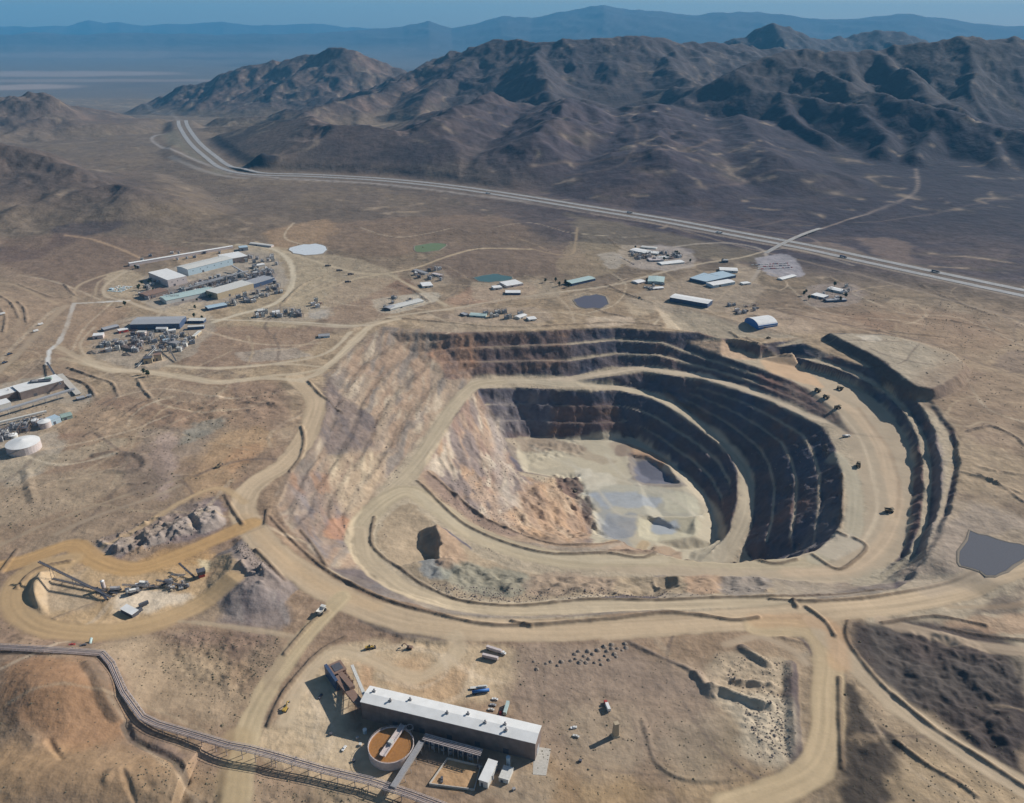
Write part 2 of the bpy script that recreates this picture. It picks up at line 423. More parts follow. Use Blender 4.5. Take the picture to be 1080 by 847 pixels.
def hollow(pts, zb, slope=.8, wob=2.):
    w = [P(a, b, zb) for a, b in pts]
    for R in rasters():
        sl = bbx(R, w, 60)
        if sl is None: continue
        X, Y = R.mesh(sl)
        sd = poly_sd(X, Y, w)+wob*fbm(X, Y, 18, 3, 4)
        z = zb+np.maximum(-sd, 0)*slope
        R.Z[sl] = np.minimum(R.Z[sl], z)
def ridge(pts, h, wd, col=None, wob=1.5, st=1., smooth=True, lump=.25):
    """a bank h high and wd wide following the land"""
    w = hit(pts)
    if smooth: w = curve(w, 5)
    for R in (NEAR,):
        sl = bbx(R, w, wd+8)
        if sl is None: continue
        X, Y = R.mesh(sl)
        d, hz, off, al = seg_field(X, Y, w)
        end = np.minimum(al, al.max()-al)
        d = d+wob*fbm(X, Y, 12, 3, 2)
        t = np.clip(1-d/(wd/2), 0, 1)
        k = np.clip(1+lump*fbm(X, Y, 20, 2, 1)+.9*lump*fbm(X, Y, 6, 2, 3), .1, 2)
        R.Z[sl] += h*t*k
        if col is not None:
            m = sstep(0, .25, t)[..., None]*st; v = 1+.12*fbm(X, Y, 12, 3, 2)
            R.C[sl] = R.C[sl]*(1-m)+alb(*col)*v[..., None]*m
def rough(pts, amp, sc=8., seed=1, fe=10., pos=False):
    w = hit(pts)
    sl = bbx(NEAR, w, fe)
    if sl is None: return
    X, Y = NEAR.mesh(sl)
    m = sstep(-fe*.2, fe, poly_sd(X, Y, w))
    n = fbm(X, Y, sc, 3, seed)
    if pos: n = np.clip(n, 0, 1)*2
    NEAR.Z[sl] += amp*n*m

def gullies(pts, p0, p1, amp, sc=16., k=6., fe=18, seed=2):
    w = hit(pts); pa, pb = hit([p0, p1]); sl = bbx(NEAR, w, fe)
    X, Y = NEAR.mesh(sl); ang = math.atan2(pb[1]-pa[1], pb[0]-pa[0]); c, s = math.cos(ang), math.sin(ang)
    wv = 9*fbm(X, Y, 45, 3, 5)
    U = (X*c+Y*s)/k; V = -X*s+Y*c+wv
    m = sstep(0, fe, poly_sd(X, Y, w))
    NEAR.Z[sl] += m*amp*(ridged(U, V, sc, 4, seed)-.62)

HW = [(192,127),(194,134),(205,150),(222,165),(240,177),(270,183),(330,185),(400,189),(470,196),(540,206),(620,219),(700,232),(780,247),(850,260),(920,275),(1000,292),(1095,312)]
HWZ = 5.
HW3 = curve([P(x, y, HWZ) for x, y in HW], 8)
for R in rasters():
    sl = bbx(R, HW3, 700)
    if sl is None: continue
    X, Y = R.mesh(sl); d, _, off, _ = seg_field(X, Y, HW3)
    near = off < 0
    lim = HWZ-1+np.clip(d-48, 0, None)*np.where(near, .08, .34)
    w = 1-sstep(450, 690, d)
    z = np.minimum(R.Z[sl], lim)
    g = 1-sstep(48, 130, d)
    z = z*(1-g)+(HWZ-1)*g
    R.Z[sl] = R.Z[sl]*(1-w)+z*w
# ================================================================ colours of the open land
def mixc(A, col, m):
    return A*(1-m[..., None])+alb(*col)*m[..., None]
for R in (FAR, NEAR):
    X, Y = R.mesh()
    n1 = fbm(X, Y, 520, 4, 1); n2 = fbm(X, Y, 140, 4, 2); n3 = fbm(X, Y, 45, 3, 3); n4 = fbm(X, Y, 16, 2, 4)
    C = np.empty(R.C.shape, np.float32); C[:] = alb(148, 130, 105)
    C = mixc(C, (152, 133, 106), sstep(.0, .5, n2+.5*n4)*.75)
    C = mixc(C, (112, 98, 84), sstep(.05, .55, -n2+.6*n3)*.6)
    C = mixc(C, (128, 102, 82), sstep(.1, .5, n1)*.45)
    # beyond the works: brown hills on the left, ground coloured very dark on the right
    rel_ = FAR.samp(REL, X, Y)
    left = sstep(1500, 2100, Y+.25*X)
    C = mixc(C, (95, 83, 72), left*.85*(1-.4*sstep(-.2, .3, n2)))
    C = mixc(C, (134, 116, 88), left*sstep(.12, .45, n2+n3*.5)*.55)
    C = mixc(C, (108, 96, 80), sstep(1480, 1750, Y+.1*X)*.5)
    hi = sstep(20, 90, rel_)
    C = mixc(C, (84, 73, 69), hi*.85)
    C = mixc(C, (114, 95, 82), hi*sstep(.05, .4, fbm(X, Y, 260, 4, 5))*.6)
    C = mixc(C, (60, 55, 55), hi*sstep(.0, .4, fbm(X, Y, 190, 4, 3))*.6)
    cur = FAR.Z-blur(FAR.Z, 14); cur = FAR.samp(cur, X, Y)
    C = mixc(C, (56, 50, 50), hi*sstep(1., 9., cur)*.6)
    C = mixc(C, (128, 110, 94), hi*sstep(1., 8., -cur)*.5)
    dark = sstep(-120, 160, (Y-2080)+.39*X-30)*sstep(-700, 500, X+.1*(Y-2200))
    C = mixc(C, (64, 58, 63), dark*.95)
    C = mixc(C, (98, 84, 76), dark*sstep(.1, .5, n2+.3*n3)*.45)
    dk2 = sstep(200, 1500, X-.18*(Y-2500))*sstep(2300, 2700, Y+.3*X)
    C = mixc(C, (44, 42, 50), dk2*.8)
    C *= (1+.16*fbm(X, Y, 7 if R is NEAR else 40, 3, 0))[..., None]*(1+.14*n3)[..., None]
    # branching dry washes, pale, with darker brush along them
    WN2 = 30*fbm(X, Y, 110, 3, 2)
    wl = ridged(X+WN2, Y-WN2, 170, 3, 3)
    C = mixc(C, (168, 150, 124), sstep(.86, .95, wl)*.45)
    C = mixc(C, (88, 80, 68), sstep(.74, .84, wl)*(1-sstep(.84, .9, wl))*sstep(0, .3, n2)*.5)
    C *= (1+.22*sstep(.1, .6, fbm(X, Y, 24, 3, 5))-.2*sstep(.1, .6, fbm(X, Y, 28, 3, 1)))[..., None]
    # scattered brush
    if R is NEAR:
        sp = vnoise(X/5.5, Y/5.5, 2)*vnoise(X/31, Y/31, 3)
        C *= (1-.24*sstep(.42, .62, sp))[..., None]
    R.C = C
    del n1, n2, n3, n4
LEFTB = [(-60,95),(60,95),(200,120),(330,150),(520,190),(420,205),(330,235),(180,245),(-60,285)]
area(LEFTB, (92,82,72), 300, .45, 80, var=.3, vs=220)
area([(-10,255),(45,262),(55,240),(90,232),(130,238),(60,262),(48,272),(-10,275)], (68,62,64), 25, .7, 14, var=.3)
area([(400,70),(470,50),(700,35),(1080,35),(1080,80),(760,110),(560,110)], (72,68,66), 400, .5, 120)

# ---------------------------------------------------------------- the pit: faces by slope, flats dusty
X, Y = NEAR.mesh()
dep = PITDEPTH; ins = sstep(.3, 1.5, dep)
face = sstep(.30, .62, blur(STEEP, 1))
n2 = fbm(X, Y, 60, 4, 2); n3 = fbm(X, Y, 18, 4, 3)
rock = np.empty(NEAR.C.shape, np.float32); rock[:] = alb(90, 82, 82)
rock = mixc(rock, (112, 88, 76), sstep(.15, .5, n2)*.6)
rock = mixc(rock, (78, 78, 86), sstep(.0, .4, -n2+.3*n3)*.8)
flat_ = np.empty(NEAR.C.shape, np.float32); flat_[:] = alb(160, 146, 122)
flat_ *= (1+.08*n2+.08*n3)[..., None]
pc = flat_*(1-face[..., None])+rock*face[..., None]*(1+.22*n3)[..., None]
NEAR.C = NEAR.C*(1-ins[..., None])+pc*ins[..., None]
NEAR.K = np.where(dep > .6, 1, NEAR.K).astype(np.uint8)
# left wall: pale pink and grey rock striped downslope
gullies([(500,352),(455,352),(405,350),(368,372),(350,398),(340,430),(330,465),(308,500),(300,540),(345,590),(380,590),(371,560),(378,540),(395,520),(430,478),(460,432),(500,396)], (455,352), (380,530), 2.8, 11, 5.)
gullies([(503,416),(487,434),(470,456),(455,480),(462,520),(485,540),(530,560),(585,572),(620,570),(620,545),(598,525),(572,512),(545,500),(532,478),(524,455)], (500,425), (570,560), 8, 17, 3.5, seed=4)
rough([(560,512),(590,508),(610,530),(622,548),(620,568),(580,572),(545,560),(535,530)], 6, 18, 3)
def streaks(pts, a, b, cols, st=.85, k=7., sc=9., fe=14, seed=2, cls=1):
    """bands of rock running from photo point a to b"""
    w = hit(pts); pa, pb = hit([a, b]); sl = bbx(NEAR, w, fe+10)
    X, Y = NEAR.mesh(sl); ang = math.atan2(pb[1]-pa[1], pb[0]-pa[0]); c, s = math.cos(ang), math.sin(ang)
    U = (X*c+Y*s)/k; V = -X*s+Y*c
    m = sstep(-fe*.5, fe*.5, poly_sd(X, Y, w)+6*fbm(X, Y, 25, 3, 1))*st
    wv = 7*fbm(X, Y, 40, 3, 5)
    A = NEAR.C[sl]
    for i, col in enumerate(cols):
        n = fbm(U+wv*.4, V+wv, sc*(1+.35*i), 3, seed+i)
        t = m if i == 0 else m*sstep(.02, .38, n)
        A = mixc(A, col, t)
    A *= (1+m*.22*fbm(U, V, sc*.45, 3, seed+1)+m*.16*fbm(X, Y, 5, 2, 2))[..., None]
    NEAR.C[sl] = A
LW = [(500,348),(455,348),(405,345),(368,368),(345,398),(335,430),(325,465),(302,500),(290,535),(310,565),(345,598),(384,600),(371,572),(378,546),(395,520),(430,480),(460,437),(500,396)]
streaks(LW, (450,350), (375,540), [(136,120,101),(150,132,110),(112,101,90),(162,148,126),(140,119,98),(118,110,100)], .78, 7., 5.)
streaks([(345,395),(360,420),(395,440),(392,470),(345,478),(330,450)], (340,400), (390,470), [(106,94,86),(96,88,84),(124,110,98)], .8, 3., 8.)
streaks([(345,480),(398,478),(405,505),(380,540),(345,545),(338,510)], (372,480), (365,540), [(160,142,116),(176,160,132),(132,112,94)], .7, 7., 7.)
streaks([(305,500),(345,500),(372,560),(345,590),(300,545)], (310,510), (355,590), [(124,108,96),(150,118,92),(110,106,106)], .6, 5., 9.)
area([(345,548),(362,540),(370,552),(362,568),(345,565)], (160,116,84), 10, .6, 5)
# back wall top left: brown rough
streaks([(455,350),(500,349),(560,352),(600,350),(600,390),(540,394),(505,394),(470,400)], (455,360), (600,356), [(112,92,80),(142,114,92),(88,78,76)], .55, 5., 7.)
streaks([(470,395),(452,372),(470,352),(500,352),(505,385)], (460,355), (470,400), [(140,112,90),(164,126,98),(116,100,90)], .7, 3., 8.)
streaks([(508,412),(555,412),(585,416),(585,455),(560,460),(530,455)], (510,414), (560,458), [(106,100,100),(126,118,112),(88,84,90)], .75, 3., 6.)
streaks([(586,428),(650,426),(662,458),(580,461)], (586,430), (660,428), [(104,84,76),(132,104,80),(84,74,74)], .7, 6., 6.)
# orange slope on the left of the floor
OS = [(503,412),(487,430),(470,453),(455,478),(447,500),(462,520),(485,540),(530,562),(585,574),(625,572),(622,545),(600,525),(575,510),(548,500),(536,478),(528,455)]
streaks(OS, (500,430), (560,570), [(150,130,110),(158,132,106),(130,110,96),(174,160,138),(120,108,100)], .95, 4.5, 7.)
area([(560,512),(590,508),(610,530),(622,548),(620,568),(580,572),(545,560),(535,530)], (162,134,104), 18, .55, 9)
streaks([(515,440),(532,440),(540,500),(548,535),(530,540),(520,490)], (525,440), (535,530), [(150,140,128),(170,156,134)], .6, 7., 6.)
# pit floor
FL = [(548,462),(600,462),(667,462),(692,475),(712,490),(735,512),(748,530),(757,555),(757,588),(735,592),(690,575),(628,573),(626,545),(606,520),(590,503),(556,498),(545,480)]
area(FL, (170,160,136), 6, .95, 3, cls=3, var=.12, vs=35)
area([(555,480),(600,475),(650,480),(660,500),(640,510),(600,500),(560,492)], (176,166,140), 16, .7, 8, cls=3)
area([(605,515),(640,510),(700,515),(735,525),(740,545),(690,545),(640,560),(630,540)], (160,158,142), 14, .6, 8, cls=3)
area([(620,520),(650,520),(645,545),(665,565),(640,568),(628,545)], (138,140,138), 14, .6, 8, cls=3)
area([(545,462),(575,462),(615,470),(608,478),(575,476),(550,476)], (140,124,106), 8, .8, 4, cls=3)
area([(560,463),(600,470),(625,478),(650,486),(640,490),(600,480),(570,470)], (150,134,112), 6, .6, 4)
area([(640,467),(662,464),(662,478),(650,480)], (150,134,114), 8, .7, 4, cls=3)
area([(662,478),(685,478),(705,490),(722,508),(720,513),(672,512),(664,500)], (120,112,104), 5, .85, 3, cls=3)
area([(668,485),(690,490),(712,509),(685,510),(672,505)], (92,94,104), 8, .85, 4)
area([(664,468),(690,478),(716,498),(710,500),(684,484),(668,480)], (158,126,96), 6, .7, 3)
area([(672,546),(733,546),(733,565),(690,571),(674,566)], (170,164,138), 5, .6, 3)
area([(688,549),(712,550),(712,562),(694,564),(687,558)], (150,158,164), 6, .75, 4)
road([(628,575),(650,571),(680,573)], 14, (168,144,108), 5, .7)
for q in [([(612,500),(640,498),(650,510),(620,516)],(190,182,160),5,.7,3),([(625,522),(660,520),(700,524),(690,536),(640,536)],(146,152,156),8,.7,5),([(640,545),(665,540),(672,560),(650,568),(636,560)],(128,132,136),6,.7,4),([(560,482),(585,478),(590,492),(565,494)],(186,174,146),5,.7,3),([(700,520),(730,522),(738,540),(705,540)],(182,176,150),6,.6,3),([(606,496),(622,494),(624,502),(608,504)],(196,188,166),4,.7,2),([(650,470),(668,470),(664,482),(648,480)],(122,104,90),5,.6,3),([(586,505),(606,502),(616,515),(604,524),(592,518)],(96,78,70),4,.85,3),([(613,528),(622,524),(624,544),(616,546)],(70,60,58),3,.8,2)]: area(*q, var=.2, vs=9, cls=3)
rough([(575,500),(612,498),(630,540),(640,566),(612,560),(590,520)], 7, 9, 4)
rough([(548,462),(610,462),(620,480),(556,490)], 2.5, 8, 4)
# inner wall edge strip and roads in the pit
area([(440,505),(455,496),(478,520),(510,545),(550,563),(600,572),(650,571),(690,576),(720,588),(690,582),(640,580),(585,580),(540,570),(490,552),(460,530)], (146,124,102), 4, .8, 2, var=.15, vs=14)
area([(455,500),(480,524),(510,546),(545,562),(535,566),(500,550),(470,528),(448,506)], (124,106,94), 5, .6, 2)
area([(540,570),(585,576),(640,575),(690,578),(690,581),(640,579),(585,579)], (142,132,116), 4, .6, 2)
road([(897,458),(878,445),(848,437),(810,419),(774,407),(740,397),(700,391.5),(677,388),(635,394),(600,400),(560,402)], 15, (180,164,138), 3, .95)
road([(500,404),(525,402),(560,402),(590,405),(620,406),(652,409),(680,415),(700,422),(738,447.5),(766,471),(785,495),(788,520),(785,545),(775,568),(765,588)], 20, (168,155,130), 4, .95)
road([(400,530),(428,505),(447,480),(462,455),(479,428),(500,407),(530,402)], 25, (164,150,124), 4, .9)
road([(758,588),(757,565),(752,545),(738,522),(722,505),(705,492)], 20, (172,160,136), 5, .8)
road([(388,590),(378,565),(388,545),(410,525),(432,518),(460,534),(492,558),(530,575),(570,586),(620,593),(700,593),(780,598),(850,596)], 32, (166,152,124), 5, .9)
road([(440,520),(470,544),(505,563),(560,582),(620,590),(700,590)], 14, (176,163,136), 6, .55)
road([(378,560),(384,588),(402,606),(430,624),(470,637),(530,642),(600,640),(690,638),(770,636),(850,634)], 26, (170,154,126), 5, .9)
area([(592,600),(700,597),(780,600),(850,600),(885,590),(905,565),(915,540),(905,500),(895,470),(868,435),(845,405),(805,390),(800,378),(835,372),(850,392),(892,403),(922,422),(948,448),(962,470),(964,510),(959,560),(945,586),(915,607),(870,615),(820,610),(700,606)], (165,149,124), 8, .85, 3, cls=2, var=.10, vs=30)
road([(870,415),(900,435),(925,465),(938,500),(945,535),(930,575),(895,600),(830,603)], 18, (184,162,132), 8, .6)
road([(880,430),(905,460),(920,500),(925,540),(912,570)], 5, (186,170,142), 4, .6, cls=None)
road([(905,430),(935,470),(948,510),(945,545)], 5, (150,130,106), 5, .6, cls=None)
road([(880,480),(897,500),(902,540),(895,570),(860,590)], 20, (164,156,132), 6, .6)
area([(800,380),(835,373),(847,390),(870,408),(850,405),(812,392)], (186,156,122), 6, .8, 3)
area([(882,560),(898,563),(913,573),(882,592),(861,582)], (172,160,138), 4, .8, 1, smooth=False)
area([(722,358),(748,359),(775,368),(795,376),(792,380),(768,377),(742,369)], (172,146,118), 4, .85, 2)
streaks([(800,391),(848,409),(878,433),(896,457),(876,443),(846,430),(800,412)], (810,395), (890,450), [(104,84,78),(120,92,80),(90,76,74)], .7, 6., 7.)
# wall faces east: grey dust at the foot of the benches
area([(888,545),(875,562),(856,578),(835,584),(850,560),(870,530)], (110,104,98), 14, .5, 6)
# island between the roads
IS = [(405,545),(430,532),(447,542),(470,562),(500,583),(540,600),(600,607),(700,608),(800,610),(812,624),(760,627),(690,628),(620,628),(540,634),(482,628),(445,612),(422,597),(406,585),(396,570)]
area(IS, (146,130,106), 5, .9, 3, var=.15, vs=20)
area([(405,545),(440,540),(445,560),(440,590),(430,596),(410,585),(398,570)], (158,140,114), 6, .7, 3)
area([(440,592),(465,590),(480,598),(470,612),(450,606)], (116,120,118), 8, .8, 5)
area([(470,595),(520,600),(560,606),(550,628),(500,625),(470,610)], (122,120,104), 12, .75, 8, var=.2, vs=15)
area([(460,555),(478,565),(490,590),(475,594),(463,590)], (152,128,104), 8, .8, 4, var=.2, vs=10)
area([(560,606),(640,608),(640,626),(560,628)], (136,118,100), 10, .6, 6, var=.2, vs=12)
area([(720,608),(760,608),(760,626),(722,624)], (152,122,98), 8, .5, 5)
area([(760,608),(805,609),(808,624),(760,626)], (124,118,112), 8, .6, 5, var=.2, vs=12)
hollow([(690,611),(699,609),(706,616),(703,622),(694,621)], -33, 1.0)
rough([(560,606),(810,609),(815,626),(560,630)], 5, 16, 2)
rough([(450,560),(490,590),(560,610),(540,630),(450,610)], 6, 14, 3)

# right-hand faces
area([(979,455),(986,452),(996,480),(995,520),(985,560),(970,590),(955,606),(945,610),(968,585),(982,550),(985,515),(985,488)], (128,118,112), 4, .5, 2)
area([(905,606),(945,592),(962,580),(985,585),(958,610),(900,618)], (152,142,120), 8, .7, 4)
area([(940,610),(965,590),(1005,548),(1030,560),(1010,590),(1060,592),(1000,606)], (140,124,108), 8, .7, 4)
area([(1005,540),(1030,535),(1080,548),(1090,560),(1050,560),(1020,580),(990,596)], (136,122,108), 12, .7, 5)

# ================================================================ dumps, banks and piles
mound([(875,351),(930,352),(972,361),(1003,371),(1017,383),(1010,397),(985,410),(967,407),(945,392),(925,377),(898,363)], 13, 1.0, 2, (84,76,72))
area([(876,352),(930,353),(970,361),(1003,371),(1017,383),(1008,396),(985,408),(967,406),(945,391),(925,376),(898,363)], (160,147,124), 4, .9, 2, z=13)
area([(905,352),(925,352),(930,357),(912,357)], (184,174,154), 5, .7, 2, z=17)
area([(1017,385),(1035,395),(1010,415),(975,425),(960,415),(985,412),(1010,402)], (122,106,92), 12, .7, 6)
# grey stockpile on the left of the junction
mound([(246,583),(268,573),(284,590),(290,607),(276,620),(256,622),(244,600)], 11, .42, 2.5, (128,116,106), 2)
streaks([(258,618),(276,618),(300,630),(308,655),(290,672),(255,668),(228,656),(240,635)], (268,618), (275,668), [(124,114,107),(138,128,118),(106,96,92)], .85, 7., 5., cls=0)
rough([(246,583),(268,573),(290,600),(280,618),(255,618)], 7, 9, 2, pos=True)
# crescent heap under the stacker
mound([(42,602),(44,604),(40,612),(37,622),(36,632),(37,640),(34,640),(33,630),(34,616)], 7, .7, 1, (118,108,96))
# rubble heaps above the crusher yard
area([(98,572),(130,560),(160,545),(200,532),(228,528),(238,548),(228,560),(190,570),(150,578),(118,592)], (118,106,102), 8, .85, 5, cls=0, var=.3, vs=12)
for q, h, s_ in [([(100,575),(108,570),(112,580),(106,584)],4,.7),([(122,570),(135,566),(138,576),(124,580)],4,.7),([(150,562),(165,556),(170,566),(154,570)],5,.7),([(175,553),(195,545),(200,556),(180,562)],5,.7),([(205,540),(222,534),(230,548),(214,554)],6,.7)]:
    mound(q, h, s_, 2.5, (142,130,118), 1.5)
rough([(96,570),(160,545),(225,526),(240,548),(190,570),(118,594)], 3.5, 6, 3, pos=True)
# dark banks lower right
ridge([(783,684),(795,692),(808,700)], 4, 12, (88,78,70)); ridge([(736,712),(742,722),(750,732)], 4, 13, (96,84,76))
ridge([(752,725),(772,733),(795,741),(812,745)], 6, 12, (92,80,72)); ridge([(774,719),(792,721),(812,722)], 5, 9, (92,80,72))
ridge([(834,702),(835,740),(838,780),(842,806)], 4, 14, (88,78,74)); ridge([(840,665),(850,675),(860,690)], 6, 11, (90,80,74))
ridge([(678,760),(684,780),(690,800),(705,815),(730,823),(770,823),(812,818),(845,808)], 1.4, 6, (106,93,78), st=.7)
ridge([(660,675),(690,690),(725,705),(735,712)], 1.6, 6, (112,98,84))
ridge([(385,652),(410,663),(440,672),(470,676)], 6, 15, (96,86,76))
rough([(385,650),(430,665),(470,676),(450,684),(400,672)], 4, 6, 2)
# orange-brown hill at the lower left
a = P(72,740,0); b = P(20, 830, 0)
for R in rasters():
    sl = R.box(-760, -250, 340, 640)
    X, Y = R.mesh(sl)
    R.Z[sl] += bump(X, Y, a[0]-8, a[1], 62, 42, 24)+bump(X, Y, P(20,700,0)[0], P(20,700,0)[1], 70, 35, 8)
    R.Z[sl] += bump(X, Y, P(60,830,0)[0], P(60,830,0)[1], 80, 26, 14)+bump(X, Y, P(175,830,0)[0], P(175,830,0)[1], 40, 22, 8)
area([(5,700),(80,695),(98,712),(110,740),(125,770),(95,785),(60,790),(35,775),(10,745)], (150,116,84), 20, .75, 10)
area([(-10,790),(100,790),(200,800),(240,847),(-10,860)], (148,122,90), 30, .65, 14)
area([(0,755),(25,775),(60,800),(20,815),(-10,810)], (150,124,92), 20, .5, 10)
ridge([(92,700),(104,716),(112,738),(122,756)], 2.5, 14, (96,84,70), st=.6); ridge([(18,758),(30,775),(42,790)], 1, 16)
ridge([(52,782),(58,792),(64,800)], -2, 6); ridge([(130,812),(136,830),(142,847)], -1.6, 6); ridge([(112,822),(120,812),(132,812)], 1.5, 10)
ridge([(132,765),(140,780),(165,792),(185,802),(195,822)], -3, 9, (100,88,74))
area([(135,768),(150,775),(190,790),(190,802),(165,795),(140,783)], (112,96,84), 6, .7, 3)
# small outcrops
for q, h, c in [([(85,185),(90,182),(96,188)],4,(90,80,72)),([(28,497),(30,510),(35,528)],5,(98,86,74)),([(101,480),(125,478),(150,482),(150,495),(115,497)],5,(96,86,76))]:
    ridge(q, h*.5, 16, c, st=.6)

# ================================================================ ground patches
A_ = [
 ([(60,700),(150,668),(235,668),(300,660),(300,690),(265,740),(250,770),(180,755),(150,735),(125,695)],(134,114,90),20,.7,8),
 ([(165,665),(215,662),(290,668),(285,690),(200,690)],(118,98,86),14,.6,8),
 ([(180,680),(235,680),(225,710),(190,715)],(140,122,96),14,.6,8),
 ([(170,620),(235,625),(232,655),(190,655)],(142,126,104),14,.6,8),
 ([(40,560),(110,530),(200,500),(235,515),(160,560),(120,570),(30,590)],(132,116,96),16,.6,8),
 ([(55,600),(70,595),(100,590),(140,598),(200,590),(240,585),(247,610),(230,630),(190,648),(120,665),(50,660),(25,640),(20,615)],(178,152,114),12,.9,6),
 ([(35,605),(60,608),(100,612),(100,640),(60,650),(40,640)],(160,144,120),12,.7,6),
 ([(115,605),(150,590),(200,578),(225,588),(200,600),(140,606)],(168,134,88),10,.7,6),
 ([(120,625),(170,622),(200,630),(150,648),(125,645)],(198,184,160),8,.85,4),
 ([(70,590),(90,586),(92,600),(78,604)],(140,118,94),8,.6,4),
 ([(210,590),(222,592),(224,602),(214,604)],(206,190,152),5,.8,3),
 ([(255,450),(285,448),(290,470),(262,485),(245,510),(228,520),(200,520),(205,490),(230,460)],(164,136,102),14,.7,7),
 ([(240,470),(275,470),(262,490),(240,500)],(158,122,90),10,.45,6),
 ([(60,440),(150,405),(240,400),(290,405),(300,440),(240,450),(200,455),(130,450),(60,460)],(128,104,84),25,.6,10),
 ([(150,455),(205,450),(225,452),(210,475),(185,490),(178,520),(160,515),(155,480)],(138,124,108),12,.6,8),
 ([(205,448),(235,438),(232,450),(190,470)],(126,130,118),10,.5,6),
 ([(160,460),(185,455),(180,500),(178,524),(165,520)],(160,140,126),8,.6,6),
 ([(0,480),(100,460),(150,500),(160,530),(60,560),(0,580)],(128,110,90),30,.5,12),
 ([(0,250),(90,248),(200,262),(130,285),(90,310),(20,300),(0,290)],(118,98,82),30,.6,14),
 ([(0,300),(90,320),(70,340),(50,375),(0,370)],(128,108,88),20,.7,10),
 ([(80,322),(130,325),(120,345),(60,378),(68,350)],(134,110,90),14,.7,6),
 ([(195,345),(330,345),(345,352),(290,385),(190,385)],(130,108,90),14,.7,6),
 ([(335,300),(420,292),(440,310),(400,335),(340,335)],(120,96,78),20,.8,8),
 ([(230,285),(310,265),(350,290),(340,330),(300,345),(250,335)],(152,138,112),14,.6,8),
 ([(335,235),(520,228),(560,250),(500,260),(400,270),(340,262)],(118,100,82),30,.8,14),
 ([(280,245),(340,230),(350,240),(330,262),(290,262)],(146,122,94),25,.7,12),
 ([(480,262),(600,262),(620,285),(560,290),(480,292),(455,285)],(110,94,80),25,.8,10),
 ([(480,232),(560,240),(560,262),(470,262),(440,250)],(104,90,76),30,.6,14),
 ([(490,306),(560,298),(560,312),(500,322),(475,318)],(152,124,102),16,.7,8),
 ([(600,225),(700,245),(800,265),(790,275),(700,270),(620,262)],(114,104,84),30,.6,14),
 ([(640,300),(700,300),(690,330),(640,335),(620,325)],(134,116,92),20,.5,10),
 ([(655,318),(690,312),(700,325),(672,332)],(168,152,126),10,.6,6),
 ([(620,335),(665,334),(665,343),(620,344)],(178,160,136),6,.7,4),
 ([(690,258),(725,262),(730,268),(700,270),(670,268)],(132,124,120),10,.8,4),
 ([(860,300),(900,298),(915,310),(890,318),(860,315)],(120,108,98),14,.6,6),
 ([(870,330),(1000,330),(1060,350),(1040,370),(960,350),(880,345)],(130,106,84),30,.6,14),
 ([(900,250),(955,255),(958,278),(930,272)],(112,96,84),18,.7,8),
 ([(840,335),(870,330),(920,345),(880,350),(845,350),(790,345)],(156,136,112),16,.6,8),
 ([(990,385),(1080,400),(1080,480),(1040,470),(1010,440),(975,420)],(128,108,88),30,.6,12),
 ([(1010,450),(1060,445),(1075,465),(1030,470)],(156,136,112),14,.5,8),
 ([(1060,370),(1080,372),(1080,392),(1050,385)],(96,84,78),12,.7,6),
 ([(490,690),(560,682),(660,690),(745,720),(740,790),(680,800),(560,780),(530,740)],(130,112,94),20,.8,8),
 ([(660,690),(730,712),(740,740),(700,740),(660,720)],(118,102,90),25,.6,10),
 ([(700,750),(770,760),(780,800),(720,815),(700,790)],(134,122,100),25,.7,10),
 ([(600,745),(660,745),(680,790),(660,810),(610,800)],(150,134,108),16,.7,8),
 ([(590,690),(640,700),(600,740),(540,730)],(124,106,92),20,.5,8),
 ([(755,688),(800,685),(830,700),(825,740),(835,800),(815,805),(780,770),(750,735)],(168,152,126),10,.8,7),
 ([(770,740),(825,740),(835,800),(800,800)],(176,164,140),12,.6,9),
 ([(840,690),(850,690),(845,700)],(150,140,120),6,.6,3),
 ([(300,765),(330,700),(360,680),(430,675),(480,680),(540,690),(520,740),(440,735),(380,728),(370,765),(420,840),(370,847),(250,780)],(178,158,126),12,.9,6),
 ([(350,725),(380,720),(370,765),(400,780),(390,810),(330,790),(310,760)],(184,166,136),12,.6,8),
 ([(385,690),(470,700),(500,705),(480,740),(420,730)],(168,138,104),14,.7,7),
 ([(378,700),(398,700),(392,722),(384,720)],(164,130,98),8,.7,4),
 ([(560,790),(600,800),(640,820),(700,847),(560,847)],(146,122,90),18,.7,8),
 ([(640,820),(700,825),(800,822),(830,825),(800,847),(640,847)],(150,128,96),18,.6,8),
 ([(540,800),(562,817),(575,825),(560,847),(500,847)],(154,138,114),10,.7,6),
 ([(472,798),(508,806),(502,830),(452,826)],(170,138,100),4,.9,2),
 ([(150,820),(250,820),(380,840),(370,860),(150,860)],(126,110,88),20,.7,8),
 ([(905,660),(1000,655),(1080,690),(1080,830),(1020,790),(960,740),(915,700)],(44,41,45),14,.95,6),
 ([(940,665),(1000,662),(1040,680),(1000,700),(960,690)],(78,66,60),20,.5,10),
 ([(890,715),(905,730),(925,765),(950,785),(948,847),(893,847)],(50,46,43),8,.98,4),
 ([(898,772),(930,775),(925,785),(895,782)],(140,122,98),5,.7,3),
 ([(1015,645),(1080,625),(1080,645),(1030,652)],(92,82,74),8,.8,5),
 ([(1000,655),(1080,650),(1080,668),(1010,662)],(158,132,106),6,.8,3),
 ([(950,800),(985,792),(1080,847),(950,847)],(160,140,110),10,.8,5),
]
for q in A_: area(q[0], q[1], q[2]*1.3, q[3]*.9, q[4]*1.2, var=.18, vs=24)
rough([(755,688),(830,700),(835,800),(800,800),(750,735)], 1.3, 5, 2)
rough([(905,660),(1000,665),(1080,700),(1080,830),(960,740)], 5, 12, 3)
